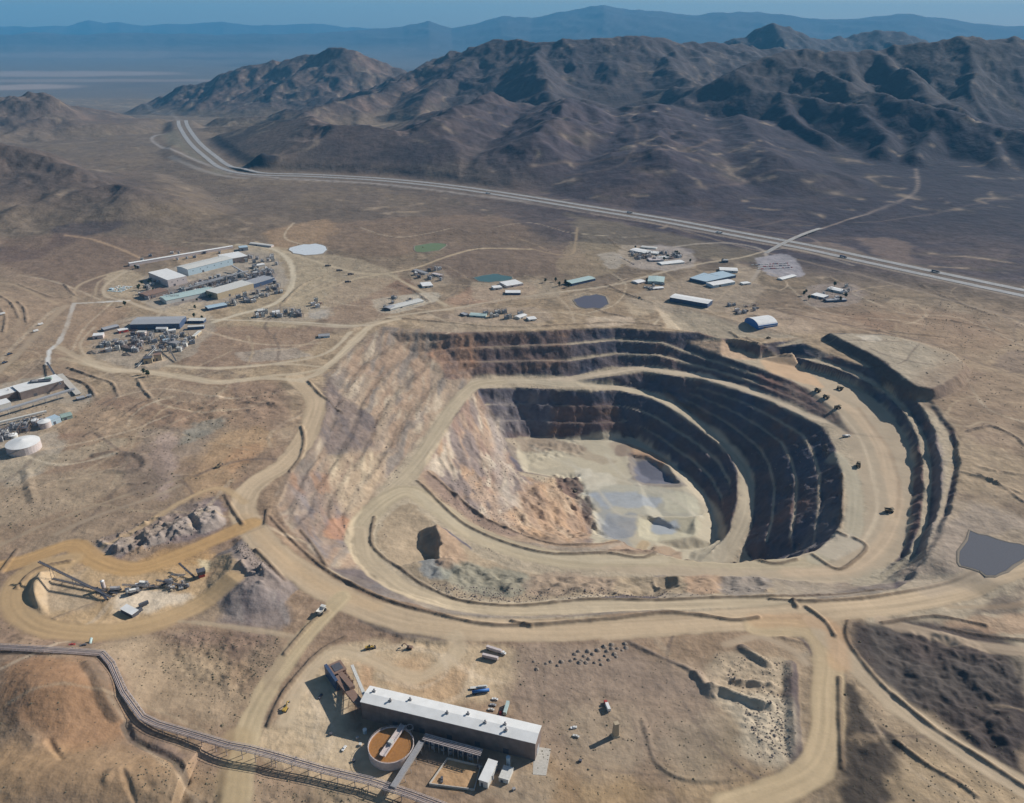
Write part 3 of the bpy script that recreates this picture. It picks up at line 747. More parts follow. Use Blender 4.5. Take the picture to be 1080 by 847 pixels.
rough([(893,715),(945,785),(945,847),(893,847)], 2, 12, 3)
rough([(170,665),(290,668),(260,740),(190,720)], 2.5, 9, 2)
rough([(150,820),(380,838),(370,860),(150,860)], 4, 12, 2)
rough([(60,440),(290,405),(300,440),(190,455)], 3, 18, 2)

# ================================================================ roads
road([(310,398),(326,412),(333,425),(328,447),(318,468),(300,490),(272,508),(258,525),(258,545),(280,575),(312,600),(345,622),(395,645),(440,657),(500,663),(580,665),(680,660),(760,655),(830,650),(880,643),(940,637),(1000,625),(1050,608),(1095,592)], 32, (176,156,126), 5, .92, flat=14, edge=.12)
road([(258,545),(290,580),(340,618),(395,640)], 16, (182,154,116), 10, .4)
road([(440,660),(560,668),(680,663),(800,655)], 15, (184,162,130), 7, .5)
road([(-10,600),(30,590),(75,575),(100,590),(140,600),(190,585),(235,565),(265,552)], 24, (168,136,92), 6, .9, flat=10)
road([(75,590),(40,598),(18,615),(15,640),(45,662),(110,667),(170,655),(215,635),(245,610)], 24, (168,142,104), 8, .85, flat=8)
road([(110,575),(150,555),(200,525),(232,515),(258,530)], 9, (172,148,112), 5, .7)
road([(60,563),(100,545),(160,525),(190,512)], 7, (150,134,112), 4, .6)
road([(0,540),(60,515),(110,500)], 5, (146,130,106), 3, .5)
road([(0,575),(60,548),(140,520),(190,505)], 6, (148,132,108), 3, .6)
road([(360,630),(330,662),(300,700),(272,745),(258,790),(250,850)], 20, (176,158,124), 4, .9, flat=8)
road([(250,780),(245,847)], 24, (156,136,102), 8, .6)
road([(190,655),(235,660),(290,668),(310,672)], 6, (168,150,122), 3, .7)
road([(480,670),(480,690),(440,715),(400,700),(370,688),(345,690),(315,725),(300,760)], 14, (182,164,134), 7, .7)
road([(800,662),(850,665),(872,690),(872,730),(872,775),(860,810),(825,832),(770,850)], 26, (176,156,122), 4, .92, flat=10, edge=.15)
road([(860,655),(880,680),(905,705),(940,738),(980,768),(1030,800),(1095,840)], 22, (174,156,128), 4, .9, flat=8, edge=.12)
road([(800,655),(850,655),(880,665),(885,700)], 20, (180,146,110), 8, .5)
road([(930,655),(980,668),(1030,680),(1090,688)], 15, (160,142,118), 3, .8)
road([(765,680),(800,672),(835,685),(850,700)], 8, (170,152,126), 4, .6)
road([(1000,640),(1060,640),(1095,632)], 8, (150,128,100), 5, .4)
# light concrete service road by the left plant
road([(78,320),(100,319),(135,317)], 9, (188,186,176), 2, .95, rut=.04, cls=4); road([(78,320),(70,345),(62,362),(52,370),(50,384)], 8, (188,186,176), 2, .95, rut=.04, smooth=False, cls=4)
road([(-5,395),(20,372),(45,345),(70,322)], 14, (158,142,118), 5, .7)
road([(0,298),(22,302),(40,312),(60,320)], 9, (162,142,114), 5, .7); road([(0,310),(15,318),(20,340),(5,352)], 7, (156,138,112), 5, .6)
road([(78,318),(82,302),(105,292),(130,285)], 9, (168,150,122), 5, .7); road([(100,312),(104,298),(118,290)], 6, (168,150,122), 5, .6)
road([(68,248),(95,252),(125,262),(148,272)], 9, (158,134,106), 4, .8)
road([(0,410),(60,396),(68,360),(70,345)], 4, (140,120,98), 3, .3)
road([(65,378),(95,385),(120,392),(160,392),(200,397),(230,402),(280,397),(340,388),(375,355),(392,343)], 9, (176,160,132), 3, .85)
road([(60,372),(100,382),(140,395),(150,410)], 7, (166,148,120), 4, .7)
road([(70,405),(95,402),(120,390)], 4, (172,156,130), 2, .6)
road([(175,385),(230,388),(300,382),(345,372),(370,350)], 8, (174,160,134), 3, .8)
road([(220,337),(260,338),(320,340),(360,343),(392,343)], 8, (178,166,142), 3, .85)
road([(300,340),(360,345),(390,341),(420,333),(480,325),(520,318),(560,312),(590,308),(640,302),(680,292),(740,278),(780,272),(806,265)], 9, (168,154,130), 4, .8)
road([(270,255),(300,265),(340,278),(380,288),(410,290),(430,300),(450,310),(470,322)], 9, (174,158,130), 4, .8)
road([(300,320),(340,305),(380,293),(410,288),(440,282),(480,268),(510,262),(560,263)], 9, (172,154,124), 4, .8)
road([(560,262),(585,268),(603,268),(607,255),(609,240)], 6, (156,136,106), 4, .6)
road([(540,250),(565,258),(590,270)], 4, (152,132,104), 3, .5)
road([(585,310),(600,325),(607,343)], 5, (160,144,120), 3, .7)
road([(150,240),(190,250),(250,252)], 4, (150,130,106), 3, .3)
road([(655,305),(700,312),(740,330),(770,340),(800,352),(850,358)], 7, (150,134,114), 4, .5)
road([(680,340),(720,335),(760,350),(800,362)], 6, (156,140,118), 3, .5)
road([(745,335),(790,330),(830,325),(860,332)], 5, (158,142,120), 3, .5)
road([(812,325),(860,336),(920,348),(980,362),(1020,378),(1060,392),(1095,402)], 5, (92,80,70), 2, .8)
road([(812,328),(860,339),(920,351),(1000,372),(1045,388),(1095,407)], 6, (160,140,114), 3, .6)
road([(940,400),(975,425),(1000,445),(1012,462),(1030,480),(1060,500),(1085,515)], 4, (92,80,70), 2, .6)
road([(970,420),(990,430),(1000,445),(1020,450),(1040,445),(1070,458),(1090,470)], 5, (162,144,118), 3, .6)
road([(1000,440),(1030,460),(1055,500)], 3, (110,94,80), 2, .5)
road([(940,325),(960,345),(1000,355),(1040,365),(1085,385)], 5, (148,128,102), 3, .5)
road([(950,360),(945,340)], 4, (150,132,106), 2, .5)
# ponds' surrounds
area([(600,311),(615,308),(640,312),(640,325),(605,324)], (150,136,114), 5, .6, 3)
# tracks on the dark flats beyond the highway
road([(806,268),(830,255),(860,243),(890,233),(930,220),(960,207),(968,195),(966,178)], 8, (140,126,112), 6, .75)
road([(900,235),(940,232),(1000,222),(1080,205)], 8, (104,92,86), 6, .5)
road([(860,236),(830,232),(800,238),(740,235),(690,222)], 10, (110,96,88), 8, .4)
road([(560,175),(620,172),(660,165),(700,158),(760,148)], 14, (124,106,90), 14, .5)
road([(600,185),(660,170),(672,140),(665,125),(680,112)], 12, (128,112,98), 10, .45)
road([(720,200),(770,195),(800,185),(850,180)], 10, (116,100,88), 10, .4)
area([(830,262),(870,255),(900,262),(910,275),(850,268)], (128,112,96), 20, .5, 10)
# far highway and rest area
road([(180,165),(195,172),(215,180),(240,186),(260,188)], 26, (140,134,124), 12, .6)
area([(165,143),(190,138),(235,170),(240,185),(200,165)], (112,108,92), 40, .6, 20)
HW2 = [(175,140),(160,146),(172,156),(200,166),(230,178),(250,184),(300,188),(360,191),(430,197),(500,206),(560,213)]
road(HW2, 13, (152,146,138), 5, .8, cls=5, rut=.04)
road(HW, 92, (112,100,86), 22, .75, cls=0, rut=.08, z=HWZ)
road([(x+2, y+6) for x, y in HW[5:]], 9, (150,138,122), 4, .7, rut=.05)
road([(560,205),(640,224),(720,243),(790,262),(850,276),(930,296),(1000,316),(1095,345)], 8, (140,126,108), 5, .6)
road([(700,262),(760,256),(806,265),(800,285),(790,300)], 9, (158,148,132), 4, .7)
road([(700,228),(780,240),(850,250),(870,262),(900,268)], 10, (126,112,100), 6, .5)
road([(806,265),(835,262),(860,268),(900,280)], 8, (150,140,124), 4, .6)

# ---------------------------------------------------------------- safety berms along the roads and benches
BERMS = [
 [(285,545),(310,572),(340,598),(375,618),(415,635),(455,646),(510,658),(560,659),(600,656),(650,652),(700,646),(740,649),(775,654),(800,651)],
 [(395,545),(392,572),(405,588),(422,599),(447,617),(484,633),(540,639),(620,632),(690,633),(760,630),(815,629),(870,628),(930,622)],
 [(282,538),(280,552)],[(318,450),(321,464),(317,482),(306,497)],
 [(440,507),(458,524),(480,545),(508,562),(545,576),(585,584),(640,583),(690,584),(725,591),(775,594),(812,594),(840,590)],
 [(452,498),(478,520),(510,545),(545,562),(585,574),(650,572),(690,578)],
 [(888,500),(888,535),(886,556)],[(857,585),(882,600),(898,594),(914,577),(900,567)],[(882,561),(892,565)],
 [(237,522),(244,535),(256,553)],[(270,580),(285,595),(300,612)],
 [(345,598),(330,575),(318,560)],
 [(895,655),(893,672),(905,692),(930,722),(960,748),(985,768),(1030,797),(1085,833)],
 [(885,715),(886,760),(888,810)],[(945,782),(975,805),(1010,825),(1030,840)],
 [(995,662),(1040,671),(1095,677)],[(930,657),(985,650),(1040,660)],
 [(812,632),(850,634),(900,632),(950,625),(1000,615),(1050,600),(1080,590)],
 [(836,632),(840,640)],
 [(300,690),(330,655),(345,645)],[(283,765),(300,730),(335,690),(365,672)],
 [(1008,592),(1038,607)],[(1012,592),(1022,560)],[(1022,562),(1060,575)],
 [(75,592),(40,600),(18,620)],[(0,605),(18,580)],
 [(850,640),(870,655),(880,670)],[(540,655),(560,660)],
 [(835,375),(800,362),(770,350)],[(700,412),(745,440)],
 [(380,340),(420,336),(470,340),(540,345),(610,342),(660,340),(700,344)],
 [(325,402),(340,418),(362,436)],
]
for q in BERMS: ridge(q, 2.6, 5.8, (98,84,69), wob=.9, st=.7, lump=.3)

for q in [
 ([(150,292),(215,272),(250,262),(285,265),(300,285),(302,300),(280,312),(235,325),(200,330),(165,325),(140,308)],(150,140,124),14,.75,6),
 ([(170,300),(240,292),(285,285),(285,300),(230,315),(180,322)],(118,110,104),12,.7,6),
 ([(178,268),(235,262),(250,266),(200,282)],(158,138,112),10,.7,4),
 ([(100,352),(135,335),(215,332),(225,345),(212,362),(195,378),(150,390),(105,378),(90,368)],(146,134,116),10,.8,5),
 ([(175,326),(205,318),(222,330),(215,338),(180,335)],(164,148,122),8,.8,3),
 ([(110,290),(132,284),(150,290),(150,310),(128,314),(112,308)],(160,144,118),10,.8,4),
 ([(270,326),(340,322),(346,336),(270,338)],(146,134,116),8,.7,4),
 ([(325,324),(345,324),(346,334),(327,335)],(160,152,138),5,.8,2),
 ([(250,372),(300,366),(330,376),(260,382)],(154,144,128),8,.6,4),
 ([(392,316),(455,308),(462,316),(420,330),(398,328)],(168,158,138),6,.85,3),
 ([(430,286),(465,284),(475,300),(440,302)],(146,132,112),8,.6,4),
 ([(500,298),(575,295),(590,312),(540,316),(500,316)],(152,138,116),8,.6,4),
 ([(480,325),(570,325),(575,340),(480,340)],(150,134,114),8,.6,4),
 ([(655,258),(720,262),(732,280),(690,285),(650,275)],(150,140,128),8,.7,4),
 ([(630,268),(650,266),(656,280),(640,282)],(150,146,138),6,.7,3),
 ([(700,300),(780,280),(800,300),(790,325),(700,330),(660,315)],(148,134,114),12,.6,6),
 ([(796,272),(830,268),(845,282),(845,292),(810,290)],(142,138,138),6,.85,3),
 ([(850,302),(900,300),(905,320),(850,322)],(136,124,112),8,.6,4),
 ([(765,325),(830,330),(860,350),(800,352),(770,340)],(156,138,116),10,.6,5),
 ([(0,405),(60,395),(90,410),(95,425),(60,450),(70,470),(40,500),(0,505)],(150,140,122),10,.75,4),
 ([(0,485),(60,478),(120,462),(130,470),(60,492),(0,505)],(154,140,116),8,.6,4),
]: area(*q, var=.22, vs=16)
for q in [[(380,690),(420,682),(460,690),(470,710),(440,725),(400,712)],[(500,700),(490,730),(460,745)],[(330,740),(350,765),(345,790),(320,800)],[(320,720),(335,750),(330,780)],[(470,690),(500,712),(530,720)]]:
    road(q, 5, (192,174,146), 4, .4, cls=None)
for q in [[(540,700),(565,720),(575,760)],[(545,745),(560,770),(568,800)],[(600,800),(640,812),(700,818)],[(700,700),(740,715)],[(560,780),(600,742),(640,735),(665,750),(672,780)],[(540,735),(600,742)]]:
    road(q, 2.2, (104,90,76), 2, .6, cls=None)
for q in [[(560,470),(600,490),(650,505),(700,520),(740,545)],[(600,485),(625,510),(650,540),(670,545)],[(640,480),(655,500),(690,520)]]:
    road(q, 7, (180,172,150), 5, .5, cls=None)
rt = random.Random(21)
def keep0(fn):
    C0 = NEAR.C.copy(); fn(); m = np.isin(NEAR.K, (1, 2, 3, 5)); NEAR.C[m] = C0[m]
def tracks():
    for i in range(260):
        x = rt.uniform(-900, 1000); y = rt.uniform(380, 1750)
        if y < 640 and -330 < x < 60: continue
        an = rt.uniform(0, 6.28); cv = rt.uniform(-.02, .02); pts = []
        for k in range(rt.randint(5, 14)):
            pts.append((x, y)); an += cv*12+rt.uniform(-.18, .18); x += math.cos(an)*22; y += math.sin(an)*22
        w = [(p[0], p[1], 0) for p in pts]; wd = rt.uniform(1.6, 6.5); col = rt.choice([(166,148,122),(172,154,128),(156,138,112),(104,92,80),(98,86,76)])
        sl = bbx(NEAR, w, wd+4)
        if sl is None: continue
        X, Y = NEAR.mesh(sl); d, _, off, al = seg_field(X, Y, w)
        m = (1-sstep(wd/2-1, wd/2+1, d+1.2*fbm(X, Y, 12, 2, 1)))*rt.uniform(.3, .75)
        NEAR.C[sl] = mixc(NEAR.C[sl], col, m)
    for i in range(30):
        x = rt.uniform(-900, 1050); y = rt.uniform(400, 1800)
        if y < 660 and -330 < x < 60: continue
        an = rt.uniform(-.5, .5)+(PI_ if rt.random() < .5 else 0); pts = []
        for k in range(rt.randint(3, 7)):
            pts.append((x, y)); an += rt.uniform(-.35, .35); x += math.cos(an)*18; y += math.sin(an)*18
        w = [(p[0], p[1], 0) for p in pts]; wd = rt.uniform(5, 11); h = rt.uniform(1.2, 3.4)
        sl = bbx(NEAR, w, wd+4)
        if sl is None: continue
        X, Y = NEAR.mesh(sl); d, _, off, al = seg_field(X, Y, w)
        t = np.clip(1-(d+1.5*fbm(X, Y, 10, 2, 2))/(wd/2), 0, 1)*sstep(0, 20, np.minimum(al, al.max()-al))
        t = t*(~np.isin(NEAR.K[sl], (1, 2, 3, 5)))
        NEAR.Z[sl] += h*t; NEAR.C[sl] = mixc(NEAR.C[sl], (112, 98, 84), t*.5)
PI_ = math.pi
keep0(tracks)
for q, wd in [([(318,400),(335,394),(355,378),(378,357),(393,343),(420,336)],13),([(322,402),(280,399),(230,404),(200,400),(150,392),(110,388),(85,378),(62,366)],12),([(345,388),(300,384),(230,389),(175,386)],7)]: road(q, wd, (182,166,138), 4, .75, rut=.12)
keep0(lambda: [road(q, wd, (186,172,146), 3, .5, cls=None) for q, wd in [([(120,420),(170,410),(240,420),(290,415)],4),([(135,450),(140,438),(160,425),(185,418)],5),([(0,470),(60,490),(120,478)],5),([(330,300),(360,320),(400,322)],4),([(450,330),(480,345),(470,352)],4),([(640,285),(660,300),(650,320),(620,330)],4),([(830,300),(860,325),(900,335)],4),([(900,310),(950,330),(1010,335),(1080,365)],4),([(1020,400),(1040,430),(1080,445)],4),([(0,380),(30,350),(60,325)],9),([(20,290),(60,298),(110,318)],6),([(120,318),(90,345),(75,372)],5),([(560,330),(600,330),(660,340)],5),([(700,330),(690,342)],4),([(520,240),(560,235),(600,245),(660,250)],4),([(380,240),(420,250),(480,240)],4),([(310,235),(300,250),(320,258)],6)]])
h_ = hit([(276,175)])[0]
for R in rasters():
    sl = R.box(h_[0]-260, h_[0]+260, h_[1]-200, h_[1]+200)
    if sl is None: continue
    X, Y = R.mesh(sl); bb = bump(X, Y, h_[0], h_[1], 60, 45, 1)*(1+.5*fbm(X, Y, 40, 3, 2))
    R.Z[sl] += 48*bb; R.C[sl] = mixc(R.C[sl], (46,44,46), sstep(.1,.4,bb))
road([(192,127),(183,122),(165,118),(130,112),(90,110)], 34, (132,124,114), 20, .45, cls=None)
for q in [[(20,300),(40,308),(58,314),(82,313)],[(0,312),(12,320),(20,335)],[(68,300),(74,307),(80,312)],[(0,325),(6,335),(4,350)],[(18,318),(26,326),(28,340)],[(60,395),(90,405),(100,418)],[(120,345),(150,335)],[(72,388),(100,398),(118,404),(125,418)],[(145,400),(152,412),(160,420)],[(90,460),(130,440),(150,425),(180,418)],[(345,290),(320,300),(300,318)],[(420,300),(435,306),(452,318)],[(620,322),(640,330),(660,334)],[(640,300),(665,312),(690,318)],[(870,470),(872,480)],[(1020,455),(1045,450),(1070,460),(1080,470)],[(1030,500),(1055,512),(1080,530)],[(640,250),(655,262),(668,266)],[(480,240),(500,246),(540,244)],[(340,262),(352,268)],[(970,300),(1000,315),(1040,330)],[(940,350),(1000,356)]]:
    ridge(q, 2.6, 7, (98,86,74), wob=1.2, st=.7, lump=.6)
for q in [([(60,690),(140,672),(200,690),(240,700),(262,740),(240,770),(190,760),(150,740),(125,700)],(158,139,112),20,.55,8),([(260,690),(290,672),(310,680),(280,730)],(140,122,100),12,.5,6),([(0,280),(60,300),(110,318),(70,350),(20,372),(0,372)],(142,124,102),20,.5,8),([(70,330),(135,322),(120,350),(70,392),(55,385)],(146,126,102),14,.4,6),([(540,690),(740,700),(745,790),(640,812),(560,790)],(146,130,110),22,.4,10),([(190,255),(310,262),(420,290),(330,330),(300,310),(310,280),(250,262)],(160,146,120),10,.5,5),([(1000,530),(1080,545),(1080,600),(960,620)],(160,146,126),14,.45,8),([(890,320),(1000,325),(1080,350),(1080,440),(1010,430),(960,350)],(146,126,102),25,.35,10)]: area(*q, var=.2, vs=20)
road([(250,258),(285,262),(305,275),(308,300),(290,320),(250,332),(225,340)], 12, (186,174,148), 4, .75)
road([(135,285),(112,300),(112,312),(135,318),(165,328),(215,338)], 9, (176,160,134), 4, .7)
road([(150,318),(170,328),(150,345),(120,360)], 7, (170,156,132), 4, .6)
road([(100,345),(85,362),(95,378),(140,392)], 6, (174,158,132), 4, .6)
for q in [([(20,430),(90,425),(150,440),(120,455),(40,455)],(156,136,110),10,.5,5),([(0,510),(80,495),(150,500),(100,530),(0,550)],(152,136,112),12,.5,6),([(120,480),(165,470),(175,510),(140,520)],(112,98,84),10,.6,6),([(100,395),(180,402),(240,410),(200,425),(120,415)],(152,134,110),10,.45,6),([(240,405),(300,410),(300,450),(262,445)],(140,118,98),10,.5,6),([(350,300),(420,305),(400,340),(345,335)],(150,134,112),10,.4,6),([(450,340),(560,342),(560,348),(455,350)],(158,142,118),5,.6,3),([(600,255),(680,262),(640,290),(590,285)],(148,132,104),12,.4,8),([(1000,470),(1080,480),(1080,530),(1020,520)],(156,138,112),14,.5,8)]: area(*q, var=.25, vs=14)
for p, q, h in [((215,430),(290,425),2),((100,470),(160,462),2),((20,520),(90,505),1.6),((1015,498),(1075,520),2),((960,335),(1050,348),2),((620,300),(690,320),2)]:
    ridge([p, ((p[0]+q[0])/2, (p[1]+q[1])/2-3), q], h, 9, None, lump=.6)
# level the land under the ponds
PONDS = [[(305,262),(320,258),(338,258),(345,262),(340,267),(322,269),(310,267)],[(438,260),(455,257),(470,258),(462,264),(440,266)],[(500,293),(515,290),(530,290),(540,294),(525,297),(505,297)],[(606,316),(618,312),(634,312),(640,318),(636,324),(620,325),(608,322)],[(1022,560),(1050,568),(1085,580),(1070,596),(1048,608),(1030,600),(1011,592)]]
PONDZ = []
for q in PONDS:
    w_ = hit(q); zc = float(np.median([p[2] for p in w_])); PONDZ.append(zc)
    for R in rasters():
        sl = bbx(R, w_, 60)
        if sl is None: continue
        X, Y = R.mesh(sl); sd = poly_sd(X, Y, w_); g = sstep(-45, -10, sd)
        R.Z[sl] = R.Z[sl]*(1-g)+(zc-.6)*g
# ================================================================ highway as real carriageways is laid on the graded bed (below)
C = bpy.context.scene.collection
def tag(o, label=None, cat=None, group=None, kind=None):
    if label: o['label'] = label
    if cat: o['category'] = cat
    if group: o['group'] = group
    if kind: o['kind'] = kind
    return o
MATS = {}
def sock(n, *names):
    for k in names:
        if k in n.inputs: return n.inputs[k]
def mat(name, col, rough=.7, metal=0., var=.12, sc=.6, spec=.3, bumpy=0., dirt=0.):
    if name in MATS: return MATS[name]
    m = bpy.data.materials.new(name); m.use_nodes = True; nt = m.node_tree; b = nt.nodes['Principled BSDF']
    b.inputs['Roughness'].default_value = rough; b.inputs['Metallic'].default_value = metal
    b.inputs['Specular IOR Level'].default_value = spec
    tc = nt.nodes.new('ShaderNodeTexCoord'); n = nt.nodes.new('ShaderNodeTexNoise'); n.inputs['Scale'].default_value = sc; n.inputs['Detail'].default_value = 4
    nt.links.new(tc.outputs['Object'], n.inputs['Vector'])
    r = nt.nodes.new('ShaderNodeValToRGB')
    c = [min(1, x) for x in col]
    r.color_ramp.elements[0].position = .3; r.color_ramp.elements[1].position = .72
    r.color_ramp.elements[0].color = (c[0]*(1-var), c[1]*(1-var), c[2]*(1-var*1.1), 1)
    r.color_ramp.elements[1].color = (min(1, c[0]*(1+var)), min(1, c[1]*(1+var)), min(1, c[2]*(1+var)), 1)
    nt.links.new(n.outputs['Fac'], r.inputs['Fac']); nt.links.new(r.outputs['Color'], b.inputs['Base Color'])
    if bumpy:
        bm = nt.nodes.new('ShaderNodeBump'); bm.inputs['Strength'].default_value = bumpy; bm.inputs['Distance'].default_value = .3
        nt.links.new(n.outputs['Fac'], bm.inputs['Height']); nt.links.new(bm.outputs['Normal'], b.inputs['Normal'])
    MATS[name] = m; return m
def land_mat():
    m = bpy.data.materials.new('land'); m.use_nodes = True; nt = m.node_tree; b = nt.nodes['Principled BSDF']
    b.inputs['Roughness'].default_value = .95; b.inputs['Specular IOR Level'].default_value = .12
    at = nt.nodes.new('ShaderNodeAttribute'); at.attribute_name = 'Col'
    tc = nt.nodes.new('ShaderNodeTexCoord')
    def noise(sc, det):
        n = nt.nodes.new('ShaderNodeTexNoise'); n.inputs['Scale'].default_value = sc; n.inputs['Detail'].default_value = det
        nt.links.new(tc.outputs['Object'], n.inputs['Vector']); return n
    n1 = noise(.16, 6); n2 = noise(.035, 5)
    def mr(n, a, b_):
        r = nt.nodes.new('ShaderNodeMapRange'); r.inputs['From Min'].default_value = .3; r.inputs['From Max'].default_value = .7
        r.inputs['To Min'].default_value = a; r.inputs['To Max'].default_value = b_; nt.links.new(n.outputs['Fac'], r.inputs['Value']); return r
    r1 = mr(n1, .89, 1.11); r2 = mr(n2, .88, 1.12)
    m0 = nt.nodes.new('ShaderNodeMath'); m0.operation = 'MULTIPLY'
    nt.links.new(r1.outputs[0], m0.inputs[0]); nt.links.new(r2.outputs[0], m0.inputs[1])
    # graded surfaces are smoother than broken ground (alpha of the attribute)
    mu = nt.nodes.new('ShaderNodeMix'); mu.data_type = 'FLOAT'; mu.inputs['A'].default_value = 1.
    nt.links.new(at.outputs['Alpha'], mu.inputs['Factor']); nt.links.new(m0.outputs[0], mu.inputs['B'])
    vm = nt.nodes.new('ShaderNodeVectorMath'); vm.operation = 'SCALE'
    nt.links.new(at.outputs['Color'], vm.inputs[0]); nt.links.new(mu.outputs['Result'], vm.inputs['Scale'])
    nt.links.new(vm.outputs[0], b.inputs['Base Color'])
    bp = nt.nodes.new('ShaderNodeBump'); bp.inputs['Strength'].default_value = .5; bs = nt.nodes.new('ShaderNodeMath'); bs.operation = 'MULTIPLY'; bs.inputs[1].default_value = .5; nt.links.new(at.outputs['Alpha'], bs.inputs[0]); nt.links.new(bs.outputs[0], bp.inputs['Strength']); bp.inputs['Distance'].default_value = 1.6
    nt.links.new(n1.outputs['Fac'], bp.inputs['Height']); b2 = nt.nodes.new('ShaderNodeBump'); b2.inputs['Distance'].default_value = 9.; nt.links.new(bs.outputs[0], b2.inputs['Strength']); nt.links.new(n2.outputs['Fac'], b2.inputs['Height'])
    nt.links.new(b2.outputs['Normal'], bp.inputs['Normal']); nt.links.new(bp.outputs['Normal'], b.inputs['Normal'])
    return m
LAND = land_mat()

# ---------------------------------------------------------------- one continuous land sheet, cut into named regions
def land():
    ys = [345.]
    while ys[-1] < 47500:
        y = ys[-1]
        r = .0023 if y < 1600 else (.0036 if y < 2600 else .0048)
        if y > 11000: r = .011
        ys.append(y*(1+r))
    ys = np.array(ys, np.float32)
    us = np.concatenate([np.linspace(-1.45, -.96, 50, endpoint=False), np.linspace(-.96, .96, 1020), np.linspace(.96, 1.45, 51)[1:]]).astype(np.float32)
    # rows fan out with distance, columns wider near the camera
    U, Y = np.meshgrid(us, ys)
    X = U*(Y*.90+120)
    n0, n1 = X.shape
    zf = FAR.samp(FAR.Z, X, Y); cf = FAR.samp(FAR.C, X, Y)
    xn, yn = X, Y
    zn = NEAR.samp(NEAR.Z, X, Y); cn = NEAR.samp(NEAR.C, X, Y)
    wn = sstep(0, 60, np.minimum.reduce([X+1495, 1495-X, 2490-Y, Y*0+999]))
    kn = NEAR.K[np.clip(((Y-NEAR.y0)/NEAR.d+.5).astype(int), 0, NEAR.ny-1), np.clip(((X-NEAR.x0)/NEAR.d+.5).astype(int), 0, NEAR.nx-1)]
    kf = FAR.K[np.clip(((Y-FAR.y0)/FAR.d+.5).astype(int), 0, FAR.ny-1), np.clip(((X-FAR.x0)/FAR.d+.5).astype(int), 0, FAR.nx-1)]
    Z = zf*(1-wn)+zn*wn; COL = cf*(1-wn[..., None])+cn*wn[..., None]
    K = np.where(wn > .5, kn, kf)
    # beyond the far raster
    m = (Y > 10000) | (np.abs(X) > 6600)
    zv = np.maximum(base_plane(X, Y), far_ranges(X, Y))+fbm(X, Y, 900, 3, 1)*14
    n = fbm(X, Y, 3000, 4, 2)
    cv = np.empty(COL.shape, np.float32); cv[:] = alb(100, 92, 84)
    cv = mixc(cv, (78, 70, 66), sstep(0, .4, n)*.7)
    mt = sstep(-150, 150, zv)
    cv = mixc(cv, (74, 68, 66), mt)
    cv *= (1+mt*.35*fbm(X, Y, 1500, 4, 3))[..., None]
    # pale dry lake beds and alluvium in the valley
    for cx, cy, rx, ry, s in [(P(40,78,-230)[0],P(40,78,-230)[1],2600,1100,.8),(P(90,85,-230)[0],P(100,85,-230)[1],2600,500,.5),(P(0,94,-230)[0],P(0,92,-230)[1],900,700,.95),(P(430,43,-230)[0],P(430,44,-230)[1],2500,2500,.5),(P(130,62,-230)[0],P(130,62,-230)[1],5000,1300,.25)]:
        e = ((X-cx)/rx)**2+((Y-cy)/ry)**2+.5*fbm(X, Y, 1200, 3, 4)
        cv = mixc(cv, (150, 134, 122), (1-sstep(.3, 1.3, e))*s*.8)
    wv = sstep(9600, 10500, Y)+sstep(6300, 6700, np.abs(X)); wv = np.clip(wv, 0, 1)
    Z = Z*(1-wv)+zv*wv; COL = COL*(1-wv[..., None])+cv*wv[..., None]
    # regions
    rel = FAR.samp(REL, X, Y)
    K = K.astype(np.uint8)
    AL = np.where(np.isin(K, (2, 3, 4, 5)), .25, 1.).astype(np.float32); AL = blur(AL, 1)
    Kf = K[:-1, :-1].copy(); yf = Y[:-1, :-1]; xf = X[:-1, :-1]; rf = rel[:-1, :-1]
    open_ = Kf == 0
    Kf = np.where(open_ & (rf > 14) & (yf > 2000) & (yf < 4100), 6, Kf)
    Kf = np.where(open_ & (rf > 14) & (yf >= 4100), 7, Kf)
    Kf = np.where((yf > 9500) & (zv[:-1, :-1] <= -190), 8, Kf)
    Kf = np.where((yf > 9500) & (zv[:-1, :-1] > -190), 9, Kf)
    Kf = np.where((Kf == 0) & (yf > 6500), 8, Kf)
    # vertex normals of the whole sheet, so the regions meet without a seam
    P3 = np.stack([X, Y, Z], -1)
    du = np.gradient(P3, axis=1); dv = np.gradient(P3, axis=0)
    N = np.cross(du, dv); N /= np.linalg.norm(N, axis=-1, keepdims=True)+1e-12
    idx = np.arange(n0*n1).reshape(n0, n1)
    q = np.stack([idx[:-1, :-1], idx[:-1, 1:], idx[1:, 1:], idx[1:, :-1]], -1).reshape(-1, 4)
    kk = Kf.reshape(-1)
    P3 = P3.reshape(-1, 3); COLr = COL.reshape(-1, 3); ALr = AL.reshape(-1); Nr = N.reshape(-1, 3)
    names = {0: 'ground', 1: 'open_pit', 2: 'haul_road', 3: 'pit_floor', 4: 'service_road', 5: 'road', 6: 'hills', 7: 'mountains', 8: 'desert_plain', 9: 'distant_mountains'}
    for k, nm in names.items():
        f = q[kk == k]
        if len(f) == 0: continue
        used, inv = np.unique(f, return_inverse=True); inv = inv.reshape(f.shape)
        me = bpy.data.meshes.new(nm)
        me.vertices.add(len(used)); me.vertices.foreach_set('co', P3[used].astype(np.float32).ravel())
        me.loops.add(f.size); me.loops.foreach_set('vertex_index', inv.astype(np.int32).ravel())
        me.polygons.add(len(f)); me.polygons.foreach_set('loop_start', np.arange(0, f.size, 4, dtype=np.int32))
        me.polygons.foreach_set('use_smooth', np.ones(len(f), bool))
        me.update(calc_edges=True)
        ca = me.color_attributes.new('Col', 'FLOAT_COLOR', 'POINT')
        c4 = np.ones((len(used), 4), np.float32); c4[:, :3] = np.clip(COLr[used], .003, .85); c4[:, 3] = ALr[used]
        ca.data.foreach_set('color', c4.ravel())
